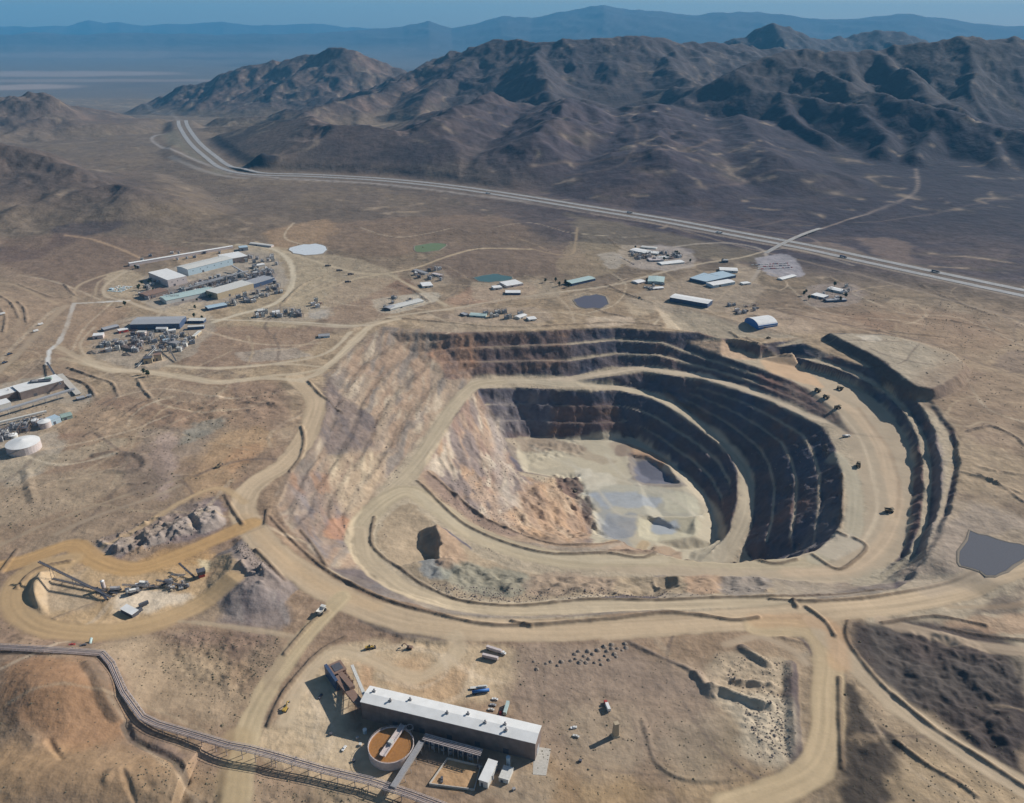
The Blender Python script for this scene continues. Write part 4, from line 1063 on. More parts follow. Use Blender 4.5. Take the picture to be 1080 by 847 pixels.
        me.normals_split_custom_set_from_vertices(Nr[used].astype(np.float32))
        me.materials.append(LAND)
        o = bpy.data.objects.new(nm, me); C.objects.link(o); o['kind'] = 'structure'
land()

# ---------------------------------------------------------------- camera, sky, sun, haze
cam = bpy.data.cameras.new('camera'); co = bpy.data.objects.new('camera', cam); C.objects.link(co)
co.location = (0, 0, CAMH); co.rotation_euler = (math.pi/2-PITCH, 0, 0)
cam.sensor_fit = 'HORIZONTAL'; cam.sensor_width = 36; cam.lens = 36*FOC/1080; cam.clip_start = 1; cam.clip_end = 200000
S = bpy.context.scene; S.camera = co
SUN_EL = math.radians(31.5); SAZ = math.atan2(.49, .872)     # direction of the sun on the ground, from +x towards +y
w = bpy.data.worlds.new('World'); S.world = w; w.use_nodes = True; nt = w.node_tree
sky = nt.nodes.new('ShaderNodeTexSky'); sky.sky_type = 'NISHITA'; sky.sun_disc = False
sky.sun_elevation = SUN_EL; sky.sun_rotation = math.pi/2-SAZ; sky.altitude = 1400; sky.air_density = 1.0; sky.dust_density = 1.4; sky.ozone_density = 1.2
bg = nt.nodes['Background']; bg.inputs['Strength'].default_value = .068
nt.links.new(sky.outputs[0], bg.inputs['Color'])
sl_ = bpy.data.lights.new('sun', 'SUN'); sl_.energy = 4.9; sl_.angle = math.radians(.53); sl_.color = (1, .96, .90)
so = bpy.data.objects.new('sun', sl_); C.objects.link(so)
sd_ = Vector((math.cos(SUN_EL)*math.cos(SAZ), math.cos(SUN_EL)*math.sin(SAZ), math.sin(SUN_EL)))
so.rotation_euler = sd_.to_track_quat('Z', 'Y').to_euler(); so.location = (0, 0, 1600)
S.view_settings.view_transform = 'Standard'; S.view_settings.look = 'None'; S.view_settings.exposure = EXPO; S.view_settings.gamma = 1
S.render.engine = 'CYCLES'
S.cycles.use_denoising = True; S.cycles.max_bounces = 4; S.cycles.diffuse_bounces = 2; S.cycles.glossy_bounces = 2; S.cycles.volume_bounces = 0
S.cycles.use_adaptive_sampling = True; S.cycles.adaptive_threshold = .02
def haze():
    x0, x1, y0, y1, z0, z1 = -70000, 70000, -3000, 49500, -420, 1700
    v = [(x, y, z) for z in (z0, z1) for x, y in ((x0, y0), (x1, y0), (x1, y1), (x0, y1))]
    f = [(0,3,2,1),(4,5,6,7),(0,1,5,4),(1,2,6,5),(2,3,7,6),(3,0,4,7)]
    me = bpy.data.meshes.new('haze'); me.from_pydata(v, [], f)
    m = bpy.data.materials.new('haze_air'); m.use_nodes = True; nt = m.node_tree; nt.nodes.clear()
    out = nt.nodes.new('ShaderNodeOutputMaterial'); pv = nt.nodes.new('ShaderNodeVolumePrincipled')
    pv.inputs['Color'].default_value = HAZE_COL; pv.inputs['Density'].default_value = HAZE_D; pv.inputs['Anisotropy'].default_value = .0
    nt.links.new(pv.outputs[0], out.inputs['Volume'])
    me.materials.append(m); o = bpy.data.objects.new('haze', me); C.objects.link(o); o['kind'] = 'stuff'
haze()
# ================================================================ objects
PI = math.pi
M = dict(
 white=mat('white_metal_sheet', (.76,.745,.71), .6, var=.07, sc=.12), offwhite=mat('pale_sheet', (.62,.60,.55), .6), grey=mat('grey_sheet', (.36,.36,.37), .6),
 dgrey=mat('dark_grey_steel', (.10,.10,.115), .6), brown=mat('brown_cladding', (.22,.17,.15), .7, var=.2, sc=.15), tan=mat('tan_paint', (.45,.36,.24), .7),
 steel=mat('galvanised_steel', (.40,.38,.37), .5, .3), rust=mat('rusty_steel', (.25,.16,.12), .75), conc=mat('concrete', (.50,.46,.40), .85), black=mat('black_rubber', (.03,.03,.032), .8),
 glass=mat('dark_window_glass', (.03,.04,.05), .15, spec=.6), blue=mat('blue_paint', (.05,.16,.42), .5), teal=mat('teal_roof', (.42,.52,.49), .6), lblue=mat('pale_blue_paint', (.42,.52,.58), .5),
 yellow=mat('yellow_machine_paint', (.50,.33,.07), .6), red=mat('red_paint', (.40,.06,.05), .5), slurry=mat('orange_slurry', (.36,.17,.055), .25, spec=.5), navy=mat('dark_blue_paint', (.06,.09,.16), .5),
 green=mat('green_sheet', (.30,.38,.33), .6), pipe=mat('mauve_pipe', (.40,.33,.31), .6), wood=mat('weathered_bark', (.12,.09,.06), .9), leaf=mat('dusty_leaves', (.055,.075,.035), .9),
 rock=mat('grey_rock', (.22,.195,.17), .95, sc=1.5), prock=mat('brown_rock', (.25,.20,.165), .95, sc=1.5), gold=mat('dusty_dark_paint', (.17,.135,.085), .6), pink=mat('pinkish_sheet', (.58,.50,.47), .6), scrub=mat('dry_scrub', (.15,.13,.085), .95),
)
class MB:
    def __init__(s): s.v = []; s.f = []
    def add(s, v, f):
        n = len(s.v); s.v += [tuple(q) for q in v]; s.f += [tuple(i+n for i in q) for q in f]; return s
    def box(s, cx, cy, cz, sx, sy, sz, rot=0., top=None):
        """box centred at cx,cy,cz; top = scale of the upper face"""
        k = top or (1, 1); c, n = math.cos(rot), math.sin(rot); v = []
        for dz, kx, ky in ((-.5, 1, 1), (.5, k[0], k[1])):
            for dx, dy in ((-.5,-.5),(.5,-.5),(.5,.5),(-.5,.5)):
                x = dx*sx*kx; y = dy*sy*ky; v.append((cx+x*c-y*n, cy+x*n+y*c, cz+dz*sz))
        return s.add(v, [(0,3,2,1),(4,5,6,7),(0,1,5,4),(1,2,6,5),(2,3,7,6),(3,0,4,7)])
    def cyl(s, cx, cy, z0, z1, r0, r1=None, n=20, ax='z'):
        r1 = r0 if r1 is None else r1; v = []
        for z, r in ((z0, r0), (z1, r1)):
            for i in range(n):
                a = T_*i/n; p = (math.cos(a)*r, math.sin(a)*r)
                v.append((cx+p[0], cy+p[1], z) if ax == 'z' else ((cx+z, p[0]+cy, p[1]) if ax == 'x' else (p[0]+cx, cy+z, p[1])))
        f = [tuple(range(n-1, -1, -1)), tuple(range(n, 2*n))]+[(i, (i+1) % n, n+(i+1) % n, n+i) for i in range(n)]
        return s.add(v, f)
    def bar(s, a, b, w, h=None, n=4):
        """square or round bar between two points"""
        h = h or w; a = Vector(a); b = Vector(b); d = (b-a).normalized()
        u = d.cross(Vector((0,0,1)));
        if u.length < 1e-3: u = Vector((1,0,0))
        u.normalize(); t = u.cross(d).normalized(); v = []
        for p in (a, b):
            if n == 4:
                for i, j in ((-1,-1),(1,-1),(1,1),(-1,1)): v.append(p+u*(i*w/2)+t*(j*h/2))
            else:
                for i in range(n): v.append(p+u*(math.cos(T_*i/n)*w/2)+t*(math.sin(T_*i/n)*h/2))
        f = [tuple(range(n-1,-1,-1)), tuple(range(n, 2*n))]+[(i, (i+1) % n, n+(i+1) % n, n+i) for i in range(n)]
        return s.add(v, f)
    def build(s, name, m, parent=None, smooth=False):
        me = bpy.data.meshes.new(name); me.from_pydata(s.v, [], s.f)
        import bmesh
        bm = bmesh.new(); bm.from_mesh(me); bmesh.ops.recalc_face_normals(bm, faces=bm.faces); bm.to_mesh(me); bm.free()
        me.materials.append(M[m] if isinstance(m, str) else m)
        if smooth: me.polygons.foreach_set('use_smooth', [True]*len(me.polygons))
        o = bpy.data.objects.new(name, me); C.objects.link(o)
        if parent: o.parent = parent
        return o
def gz(x, y):
    a = np.array([x], np.float32); b = np.array([y], np.float32)
    if abs(x) < 1480 and y < 2480: return float(NEAR.samp(NEAR.Z, a, b)[0])
    return float(FAR.samp(FAR.Z, a, b)[0])
def thing(name, label, cat, loc, rz=0., group=None):
    o = bpy.data.objects.new(name, None); C.objects.link(o); o.empty_display_size = 1
    o.location = loc; o.rotation_euler = (0, 0, rz); tag(o, label, cat, group); return o
def frame(a, b):
    """near base corners seen at photo points a, b -> origin, angle, length"""
    A, B = hit([a, b]); ang = math.atan2(B[1]-A[1], B[0]-A[0]); return A, ang, math.hypot(B[0]-A[0], B[1]-A[1])
def low(A, ang, L, D):
    c, s = math.cos(ang), math.sin(ang); return min(gz(A[0]+c*u-s*v, A[1]+s*u+c*v) for u, v in ((0,0),(L,0),(L,D),(0,D),(L/2,D/2)))
def pad(A, ang, L, D, z, m=3.):
    """level ground under a building"""
    c, s = math.cos(ang), math.sin(ang); w = [(A[0]+c*u-s*v, A[1]+s*u+c*v) for u, v in ((-m,-m),(L+m,-m),(L+m,D+m),(-m,D+m))]
def copy_thing(o, loc, rz, label=None):
    r = o.copy(); C.objects.link(r); r.location = loc; r.rotation_euler = (0, 0, rz)
    if label: r['label'] = label
    for ch in [q for q in o.children]:
        c = ch.copy(); C.objects.link(c); c.parent = r
        for g in [q for q in ch.children]:
            d = g.copy(); C.objects.link(d); d.parent = c
    return r
def building(a, b, D, h, label, wall='brown', roof='white', kind='gable', rise=1.6, name='industrial_building', cat='building', group=None, door=True, vents=0, win=0, side='near', dcol='dgrey'):
    """building whose near base edge runs from photo point a to b, D deep and h high"""
    A, ang, L = frame(a, b); z = low(A, ang, L, D)
    t = thing(name, label, cat, (A[0], A[1], z), ang, group)
    w = MB(); e = .12
    w.box(L/2, D/2, h/2-.6, L, D, h+1.2)
    ov = .5
    if kind == 'gable':
        along = L >= D
        if along: w.add([(0,0,h),(0,D,h),(0,D/2,h+rise),(L,0,h),(L,D,h),(L,D/2,h+rise)], [(0,1,2),(3,5,4),(0,3,4,1),(0,2,5,3),(1,4,5,2)])
        else: w.add([(0,0,h),(L,0,h),(L/2,0,h+rise),(0,D,h),(L,D,h),(L/2,D,h+rise)], [(0,1,2),(3,5,4),(0,3,4,1),(0,2,5,3),(1,4,5,2)])
    w.build('wall', wall, t)
    r = MB(); tk = .3
    if kind == 'gable':
        if L >= D: prof = [(-ov, h-ov*rise/(D/2)+.05), (D/2, h+rise+.05), (D+ov, h-ov*rise/(D/2)+.05)]; v = [(x, y, zz+dz) for x in (-ov, L+ov) for dz in (0, tk) for y, zz in prof]
        else: prof = [(-ov, h-ov*rise/(L/2)+.05), (L/2, h+rise+.05), (L+ov, h-ov*rise/(L/2)+.05)]; v = [(x, y, zz+dz) for y in (-ov, D+ov) for dz in (0, tk) for x, zz in prof]
        r.add(v, [(0,1,4,3),(1,2,5,4),(6,9,10,7),(7,10,11,8),(3,4,10,9),(4,5,11,10),(0,6,7,1),(1,7,8,2),(0,3,9,6),(2,8,11,5)])
    elif kind == 'flat':
        r.box(L/2, D/2, h+.25, L+.4, D+.4, .5); r.box(L/2, .1, h+.65, L+.5, .3, .3); r.box(L/2, D-.1, h+.65, L+.5, .3, .3)
    elif kind == 'shed':
        v = [(x, y, zz+dz) for x in (-ov, L+ov) for dz in (0, tk) for y, zz in ((-ov, h+.05), (D+ov, h+rise))]
        r.add(v, [(0,1,3,2),(4,6,7,5),(2,3,7,6),(0,4,5,1),(0,2,6,4),(1,5,7,3)])
        w2 = MB().add([(0,0,h),(0,D,h),(0,D,h+rise-.1),(L,0,h),(L,D,h),(L,D,h+rise-.1)], [(0,1,2),(3,5,4),(0,3,4,1),(0,2,5,3),(1,4,5,2)]).build('upper_wall', wall, t)
    elif kind == 'arch':
        n = 12; v = []
        for x in ((-ov, L+ov)):
            for i in range(n+1):
                q = PI*i/n; v.append((x, D/2-math.cos(q)*(D/2+.3), h*.55+math.sin(q)*(rise)))
        f = [(i, i+1, n+2+i, n+1+i) for i in range(n)]+[tuple(range(n, -1, -1)), tuple(range(n+1, 2*n+2))]
        r.add(v, f)
    r.build('roof', roof, t)
    if kind == 'arch':
        MB().add([(-ov-.15, D/2-math.cos(PI*i/12)*(D/2+.3), h*.55+math.sin(PI*i/12)*rise) for i in range(13)]+[(-ov-.15, D+.3, 0), (-ov-.15, -.3, 0)], [tuple(range(15))]).build('end_wall', wall, t)
    if door:
        d = MB(); dw = min(5., L*.25); d.box(L*.32, -.06, min(h*.32, 2.4), dw, .16, min(h*.64, 4.8)); d.build('door', dcol, t)
    if win:
        for i in range(win):
            g = MB(); x = L*(i+.7)/(win+.4); g.box(x, -.05, h*.62, min(2.4, L/win*.5), .14, min(1.6, h*.3)); g.build('window', 'glass', t)
    if vents:
        for i in range(vents):
            vb = MB(); x = L*(i+.5)/vents; y = D*.5
            vb.cyl(x, y, h+rise*.5, h+rise+1.6, .7, .7, 10); vb.cyl(x, y, h+rise+1.6, h+rise+2.2, 1.2, .3, 10); vb.build('roof_vent', 'steel', t)
    return t
def tank(p, r, h, label, wall='offwhite', roof='white', name='storage_tank', group=None, cone=.12, ladder=True, cat='tank', bands=0):
    x, y, z = hit([p])[0]
    t = thing(name, label, cat, (x, y, z-.3), 0, group)
    MB().cyl(0, 0, 0, h, r, r, 32).build('tank_wall', wall, t)
    MB().cyl(0, 0, h+.01, h+.25, r+.15, r+.15, 32).cyl(0, 0, h+.24, h+.3+r*cone, r+.1, .4, 32).build('roof', roof, t)
    if ladder:
        l = MB()
        for k in range(14):
            a = -2.4+k*.09; l.box(math.cos(a)*(r+.5), math.sin(a)*(r+.5), h*(k+.5)/14, .9, max(.5,r*.1), h/13, a)
        l.build('stair', 'steel', t)
    return t
# ---------------------------------------------------------------- vehicle kinds
def wheels(t, spots, r, w_):
    for x, y in spots:
        o = MB().cyl(x, y-w_/2, 0, w_, r, r, 12, 'y'); 
        o.v = [(a, b, c+r) for a, b, c in o.v]; o.build('wheel', 'black', t)
def haul_truck(loc, rz, label, col='yellow', load=False, group='haul trucks'):
    t = thing('haul_truck', label, 'haul truck', loc, rz, group)
    wheels(t, [(3.4,-2.4),(3.4,2.4),(-2.6,-2.3),(-2.6,2.3)], 1.5, 1.3)
    MB().box(.3,0,2.1,9.6,3.0,1.1).box(4.9,0,2.3,1.0,5.2,1.2).build('chassis', col, t)
    MB().box(3.6,1.2,4.2,2.0,2.0,1.9,top=(.85,.9)).build('cab', col, t)
    MB().box(4.62,1.2,4.4,.08,1.7,.8).build('windscreen', 'glass', t)
    b = MB(); v = [(-5.2,-2.7,4.9),(-5.2,2.7,4.9),(2.4,-2.7,4.6),(2.4,2.7,4.6),(-4.4,-2.2,3.0),(-4.4,2.2,3.0),(1.6,-2.2,2.6),(1.6,2.2,2.6),
         (-4.9,-2.4,4.7),(-4.9,2.4,4.7),(2.1,-2.4,4.5),(2.1,2.4,4.5),(-4.2,-1.9,3.3),(-4.2,1.9,3.3),(1.4,-1.9,2.9),(1.4,1.9,2.9)]
    b.add(v, [(4,5,7,6),(0,2,6,4),(1,5,7,3),(2,3,7,6),(0,4,5,1),(12,14,15,13),(8,12,14,10),(9,11,15,13),(10,14,15,11),(8,9,13,12),(0,8,10,2),(1,3,11,9),(2,10,11,3),(0,1,9,8)])
    b.box(3.9,0,5.35,3.4,5.2,.25); b.build('dump_bed', col, t)
    return t
def pickup(loc, rz, label, col='white', group=None, name='pickup_truck', cat='pickup truck'):
    t = thing(name, label, cat, loc, rz, group)
    wheels(t, [(1.7,-.85),(1.7,.85),(-1.7,-.85),(-1.7,.85)], .42, .3)
    MB().box(0,0,.85,5.4,1.95,.7).build('body', col, t)
    MB().box(.35,0,1.5,2.1,1.75,.7,top=(.75,.88)).build('cab', col, t)
    MB().box(1.3,0,1.48,.35,1.5,.5,top=(.3,1)).build('windscreen', 'glass', t)
    return t
def car(loc, rz, label, col='lblue', group=None):
    t = thing('parked_car', label, 'car', loc, rz, group)
    MB().box(0,0,.65,4.5,1.85,.7).box(-.1,0,1.25,2.4,1.7,.55,top=(.72,.86)).build('body', col, t)
    return t
def trailer(loc, rz, label, L=13., col='white', kind='box', tractor=False, group=None, name='semi_trailer', cat='trailer'):
    t = thing(name, label, cat, loc, rz, group)
    wheels(t, [(x, y) for x in (-L/2+1.2, -L/2+2.6) for y in (-1.05, 1.05)], .5, .45)
    MB().box(0,0,1.15,L,2.2,.3).build('chassis', 'dgrey', t)
    if kind == 'box': MB().box(0,0,2.75,L,2.6,2.85).build('cargo_box', col, t)
    elif kind == 'tank':
        o = MB().cyl(-L/2, 0, 0, L, 1.3, 1.3, 16, 'x'); o.v = [(a, b, c+2.6) for a, b, c in o.v]; o.build('tank', col, t, True)
    elif kind == 'flat': MB().box(0,0,1.45,L,2.6,.3).box(L*.2,0,2.2,L*.5,1.6,1.2).build('load', col, t)
    if tractor:
        wheels(t, [(x, y) for x in (L/2+3.3, L/2-.6, L/2-1.9) for y in (-1.05, 1.05)], .52, .45)
        MB().box(L/2+1.2,0,1.1,6.2,2.1,.5).box(L/2+2.0,0,2.3,2.2,2.4,2.2).box(L/2+3.7,0,1.7,1.5,2.1,1.1).build('tractor_cab', tractor, t)
        MB().box(L/2+3.12,0,2.7,.1,2.1,.8).build('windscreen', 'glass', t)
    return t
def loader(loc, rz, label, col='yellow', group=None):
    t = thing('wheel_loader', label, 'wheel loader', loc, rz, group)
    wheels(t, [(2.2,-1.5),(2.2,1.5),(-2.0,-1.5),(-2.0,1.5)], 1.05, .8)
    MB().box(-2.2,0,2.2,3.6,2.2,1.5).box(1.2,0,1.5,3,1.5,1.).build('body', col, t)
    MB().box(-.1,0,3.2,1.7,1.7,1.7,top=(.8,.9)).build('cab', 'glass', t)
    MB().bar((1.0,-.8,2.2),(4.6,-.8,1.1),.4).bar((1.0,.8,2.2),(4.6,.8,1.1),.4).build('arm', col, t)
    MB().add([(4.2,-1.9,.3),(4.2,1.9,.3),(4.3,-1.9,1.9),(4.3,1.9,1.9),(5.9,-1.9,.3),(5.9,1.9,.3)], [(0,1,3,2),(0,4,5,1),(0,2,4),(1,5,3)]).build('bucket', 'dgrey', t)
    return t
def excavator(loc, rz, label, col='yellow', group=None):
    t = thing('excavator', label, 'excavator', loc, rz, group)
    for s in (-1, 1): MB().box(0,s*1.5,.55,5.2,.75,1.1,top=(.8,1)).build('track', 'black', t)
    MB().box(-.6,0,1.9,4.4,2.9,1.5).build('body', col, t)
    MB().box(1.0,.95,3.1,1.6,1.0,1.5).build('cab', 'glass', t)
    MB().bar((1.2,-.2,2.2),(4.6,-.2,5.4),.6,.8).bar((4.6,-.2,5.4),(7.2,-.2,2.6),.45,.6).build('boom', col, t)
    MB().box(7.2,-.2,1.9,1.2,1.3,1.2,top=(1.2,1.)).build('bucket', 'dgrey', t)
    return t
def at(px, py, dz=0.):
    x, y, z = hit([(px, py)])[0]; return (x, y, z+dz)
def az(a, b):
    A, B = hit([a, b]); return math.atan2(B[1]-A[1], B[0]-A[0])
def conveyor(a, za, b, zb, label, wd=2.2, col='steel', name='conveyor', legs=4, cover=None, group=None, truss=True):
    """belt conveyor from photo point a (height za above the land) to b"""
    A = hit([a])[0]; B = hit([b])[0]; ang = math.atan2(B[1]-A[1], B[0]-A[0]); L = math.hypot(B[0]-A[0], B[1]-A[1])
    t = thing(name, label, 'conveyor', (A[0], A[1], A[2]), ang, group)
    z0 = za; z1 = B[2]-A[2]+zb
    MB().bar((0,0,z0+.5),(L,0,z1+.5),wd*.8,.15).build('belt', 'dgrey', t)
    f = MB()
    for s in (-1, 1):
        f.bar((0,s*wd/2,z0),(L,s*wd/2,z1),.25,.5)
        f.bar((0,s*wd/2,z0+1.1),(L,s*wd/2,z1+1.1),.14,.14)
        n = max(3, int(L/3))
        for i in range(n):
            x0 = L*i/n; x1 = L*(i+1)/n; h0 = z0+(z1-z0)*i/n; h1 = z0+(z1-z0)*(i+1)/n
            f.bar((x0,s*wd/2,h0),(x1,s*wd/2,h1+1.1),.12)
    f.build('truss', col, t)
    if cover: MB().bar((0,0,z0+1.6),(L,0,z1+1.6),wd+.5,1.6).build('cover', cover, t)
    c, s_ = math.cos(ang), math.sin(ang)
    for i in range(legs):
        q = (i+.6)/(legs+.1); x = L*q; zt = z0+(z1-z0)*q; g = gz(A[0]+c*x, A[1]+s_*x)-A[2]
        if zt-g > 1.2:
            MB().bar((x,-wd*.5,zt),(x,-wd*.8,g-.3),.3).bar((x,wd*.5,zt),(x,wd*.8,g-.3),.3).bar((x,-wd*.6,(zt+g)/2),(x,wd*.6,(zt+g)/2),.2).build('leg', col, t)
    return t

# ================================================================ the mill complex at the bottom
def mill():
    # roof edge seen from (380,741) to (564,783): 19 m above its footing
    h = 19.; A = P(380.5, 740, h); B = P(564.5, 784, h); ang = math.atan2(B[1]-A[1], B[0]-A[0]); L = math.hypot(B[0]-A[0], B[1]-A[1]); D = 17.5
    t = thing('mill_building', 'very long tall mill building with white roof and dark brown shaded wall', 'mill building', (A[0], A[1], 0), ang)
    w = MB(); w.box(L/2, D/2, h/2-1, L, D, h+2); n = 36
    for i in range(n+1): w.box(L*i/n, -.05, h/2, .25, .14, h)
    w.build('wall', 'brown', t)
    MB().add([(x, y, z) for x in (-.5, L+.5) for y, z in ((-.6,h-.2),(D/2,h+1.1),(D+.6,h-.2),(-.6,h+.2),(D/2,h+1.5),(D+.6,h+.2))],
             [(0,1,4,3),(1,2,5,4),(6,9,10,7),(7,10,11,8),(3,4,10,9),(4,5,11,10),(0,6,7,1),(1,7,8,2),(0,3,9,6),(2,8,11,5)]).build('roof', 'white', t)
    c, s = math.cos(ang), math.sin(ang)
    for px, py in [(395,729),(412,739),(433,738),(472,752),(494,753),(512,762),(533,764),(534,770)]:
        q = P(px, py, h+1.5); x = (q[0]-A[0])*c+(q[1]-A[1])*s; y = -(q[0]-A[0])*s+(q[1]-A[1])*c; y = min(max(y, 2), D-2)
        v = MB().box(x, y, h+1.6, 2.2, 1.6, .9).cyl(x, y, h+1.6, h+3.6, .6, .6, 10).cyl(x, y, h+3.6, h+4.2, 1.1, .3, 10).box(x-1.3, y-.9, h+1.9, 1.1, .9, 1.2); v.build('roof_vent', 'steel', t)
    MB().box(L+.04, D*.5, 3.2, .3, 6.5, 6.4).build('door', 'grey', t)
    for i in range(5): MB().box(L*(.2+.16*i), -.16, 3., 4.5, .2, 5).build('door', 'dgrey', t)
    return A, ang, L, D, h, t
MILL = mill()
ap = [P(563,787,0), P(581,790,0), P(576,818,0), P(562,817,0)]
zz = max(gz(p[0], p[1]) for p in ap)+.12
o = MB().add([(p[0], p[1], zz) for p in ap]+[(p[0], p[1], zz-1.6) for p in ap], [(0,1,2,3),(7,6,5,4),(0,4,5,1),(1,5,6,2),(2,6,7,3),(3,7,4,0)]).build('concrete_apron', 'conc')
tag(o, 'pale concrete apron in front of the right end of the long mill building', 'apron')

def thickener():
    x, y, z = P(413, 793, 0); z = gz(x, y); r = 18.; h = 8.5
    t = thing('thickener_tank', 'large round open tank of orange slurry beside the mill building', 'thickener tank', (x, y, z-.3))
    n = 56; v = []; f = []
    for i in range(n):
        a = T_*i/n; c, s = math.cos(a), math.sin(a)
        for rr_, zz in ((r, 0), (r, h), (r-.5, h), (r-.5, h-1.6)): v.append((c*rr_, s*rr_, zz))
    for i in range(n):
        j = (i+1) % n
        for k in range(3): f.append((i*4+k, j*4+k, j*4+k+1, i*4+k+1))
    MB().add(v, f).build('tank_wall', 'pink', t)
    w = MB().add([(math.cos(T_*i/n)*(r-.45), math.sin(T_*i/n)*(r-.45), h-1.3) for i in range(n)], [tuple(range(n))]); w.build('slurry', 'slurry', t)
    b = MB(); d = Vector((math.cos(1.17), math.sin(1.17), 0)); u = Vector((-d.y, d.x, 0))
    for s in (-1, 1):
        a0 = d*-13+u*(s*2.2)+Vector((0,0,h+1.2)); a1 = d*20+u*(s*2.2)+Vector((0,0,h+1.2))
        b.bar(a0, a1, .5, 1.2); b.bar(a0+Vector((0,0,1.3)), a1+Vector((0,0,1.3)), .15)
        for k in range(12):
            q = a0+(a1-a0)*k/11; b.bar(q, q+Vector((0,0,1.3)), .12)
    b.bar(d*-13+Vector((0,0,h+1)), d*20+Vector((0,0,h+1)), 3.6, .15)
    b.build('bridge', 'pink', t)
    MB().cyl(0, 0, h-2, h+2.4, 1.6, 1.6, 16).box(0, 0, h+3, 3.4, 3.4, 1.6, 1.17).build('drive_unit', 'offwhite', t)
    p = MB()
    e = d*19+u*-6
    for k in range(10):
        a = T_*k/10; p.bar((e.x+math.cos(a)*3, e.y+math.sin(a)*3, h+2), (e.x+math.cos(a+.63)*3, e.y+math.sin(a+.63)*3, h+2), .35)
        p.bar((e.x+math.cos(a)*3, e.y+math.sin(a)*3, h+2), (e.x+math.cos(a)*3, e.y+math.sin(a)*3, h-1), .25)
    p.build('platform_rail', 'pink', t)
    q = MB()
    for k in range(40):
        a = T_*k/40; q.bar((math.cos(a)*r, math.sin(a)*r, h), (math.cos(a)*r, math.sin(a)*r, h+1.1), .12)
        q.bar((math.cos(a)*r, math.sin(a)*r, h+1.1), (math.cos(a+T_/40)*r, math.sin(a+T_/40)*r, h+1.1), .12)
    q.build('guard_rail', 'pink', t)
thickener()

def crusher():
    # ore bin dug into the bank at the left end of the mill, with a frame, a truck dump wall and conveyors
    x, y, z = at(360, 722); ang = az((350,703),(372,745))+PI
    ang = az((385,748),(355,705))
    t = thing('crusher_station', 'dark steel crusher station with ore bin left of the mill building', 'crusher station', (x, y, z), ang-PI/2)
    MB().box(-5.5,7,5.5,2.6,24,12).box(-3.6,7,4,.8,24,8).build('retaining_wall', 'navy', t)
    MB().box(2,11,4.5,11,13,9).box(2,11,10.2,12,14,.5).build('ore_bin', 'rust', t)
    MB().box(2,11,10.6,8,9,.4).build('grizzly', 'dgrey', t)
    f = MB()
    for sx in (-3, 6):
        for sy in (-12, -5, 2): f.bar((sx,sy,-1),(sx,sy,9.5+.2*(-sy)),.7)
        f.bar((sx,-12,9.5),(sx,2,9.5),.6); f.bar((sx,-12,4),(sx,2,9),.4); f.bar((sx,-12,9),(sx,2,4),.4)
    for sy in (-12,-5,2): f.bar((-3,sy,9.5),(6,sy,9.5),.6)
    f.build('support_frame', 'rust', t)
    MB().bar((1.5,4,8.5),(1.5,-22,13),4.5,3).build('feeder_housing', 'rust', t)
    MB().box(1.5,-5,9.9,6,8,.3).build('roof', 'brown', t)
    MB().box(-1.2,6,1.5,3.5,22,3).build('footing', 'dgrey', t)
crusher()
conveyor((372,708), 5, (389,756), 15, 'long thin pale covered conveyor climbing into the left end of the mill building', 2.2, 'offwhite', 'covered_conveyor', 3, 'offwhite')
conveyor((445,790), 6, (415,838), 6, 'pale grey raised conveyor gallery running from the mill down to the pipe trestle', 4.0, 'steel', 'conveyor_gallery', 5, 'steel')
conveyor((357,722), 8, (383,757), 11, 'wide rust-brown enclosed feeder running from the crusher station to the mill', 6.5, 'rust', 'enclosed_feeder', 4, 'rust')
# pipe rack on the shaded side of the mill
def piperack():
    A, ang, L = frame((448,790), (504,806)); h = 9
    t = thing('pipe_rack', 'long steel pipe rack with walkways along the shaded mill wall', 'pipe rack', (A[0], A[1], A[2]), ang)
    for i in range(12):
        x = L*i/11; MB().bar((x,0,-1),(x,0,h),.45).bar((x,7,-1),(x,7,h),.45).bar((x,0,h),(x,7,h),.4).bar((x,0,h*.55),(x,7,h*.55),.35).build('post', 'steel', t)
    for y in (.5, 2, 3.4, 5, 6.4): MB().bar((-2,y,h+.5),(L+2,y,h+.5),.7,.7,8).build('pipe', 'pink', t)
    MB().box(L/2,3.5,h*.57,L,6,.2).build('walkway', 'dgrey', t)
    r = MB().bar((0,-.3,h+1.5),(L,-.3,h+1.5),.14)
    for i in range(30): r.bar((L*i/29,-.3,h),(L*i/29,-.3,h+1.5),.12)
    r.build('handrail', 'pink', t)
    for i, (x, y) in enumerate([(6,3),(14,4),(21,3),(30,4),(38,3)]): MB().cyl(x,y,-.5,5.5,1.6,1.6,14).cyl(x,y,5.5,6.3,1.6,.3,14).build('vessel', 'grey', t)
piperack()
building((505.5,829),(514.5,832), 19, 7, 'tall narrow white shed standing right of the walled yard', 'offwhite', 'white', 'shed', .8, 'equipment_shed', 'shed')
for i,(p, r, h, l, c) in enumerate([((518,821),2,5,'small dark tank just right of the tall narrow white shed','grey'),((522,812),1.8,6,'slim grey tank between the narrow white shed and the mill wall','steel'),((536,807),1.6,9,'tall thin blue-white tank in the mill building shadow','lblue')]): tank(p, r, h, l, c, c, 'process_tank', ladder=False)
building((526,824),(536,827), 12, 3.5, 'low pale control cabin right of the narrow white shed', 'offwhite', 'offwhite', 'flat', name='control_cabin', cat='cabin')
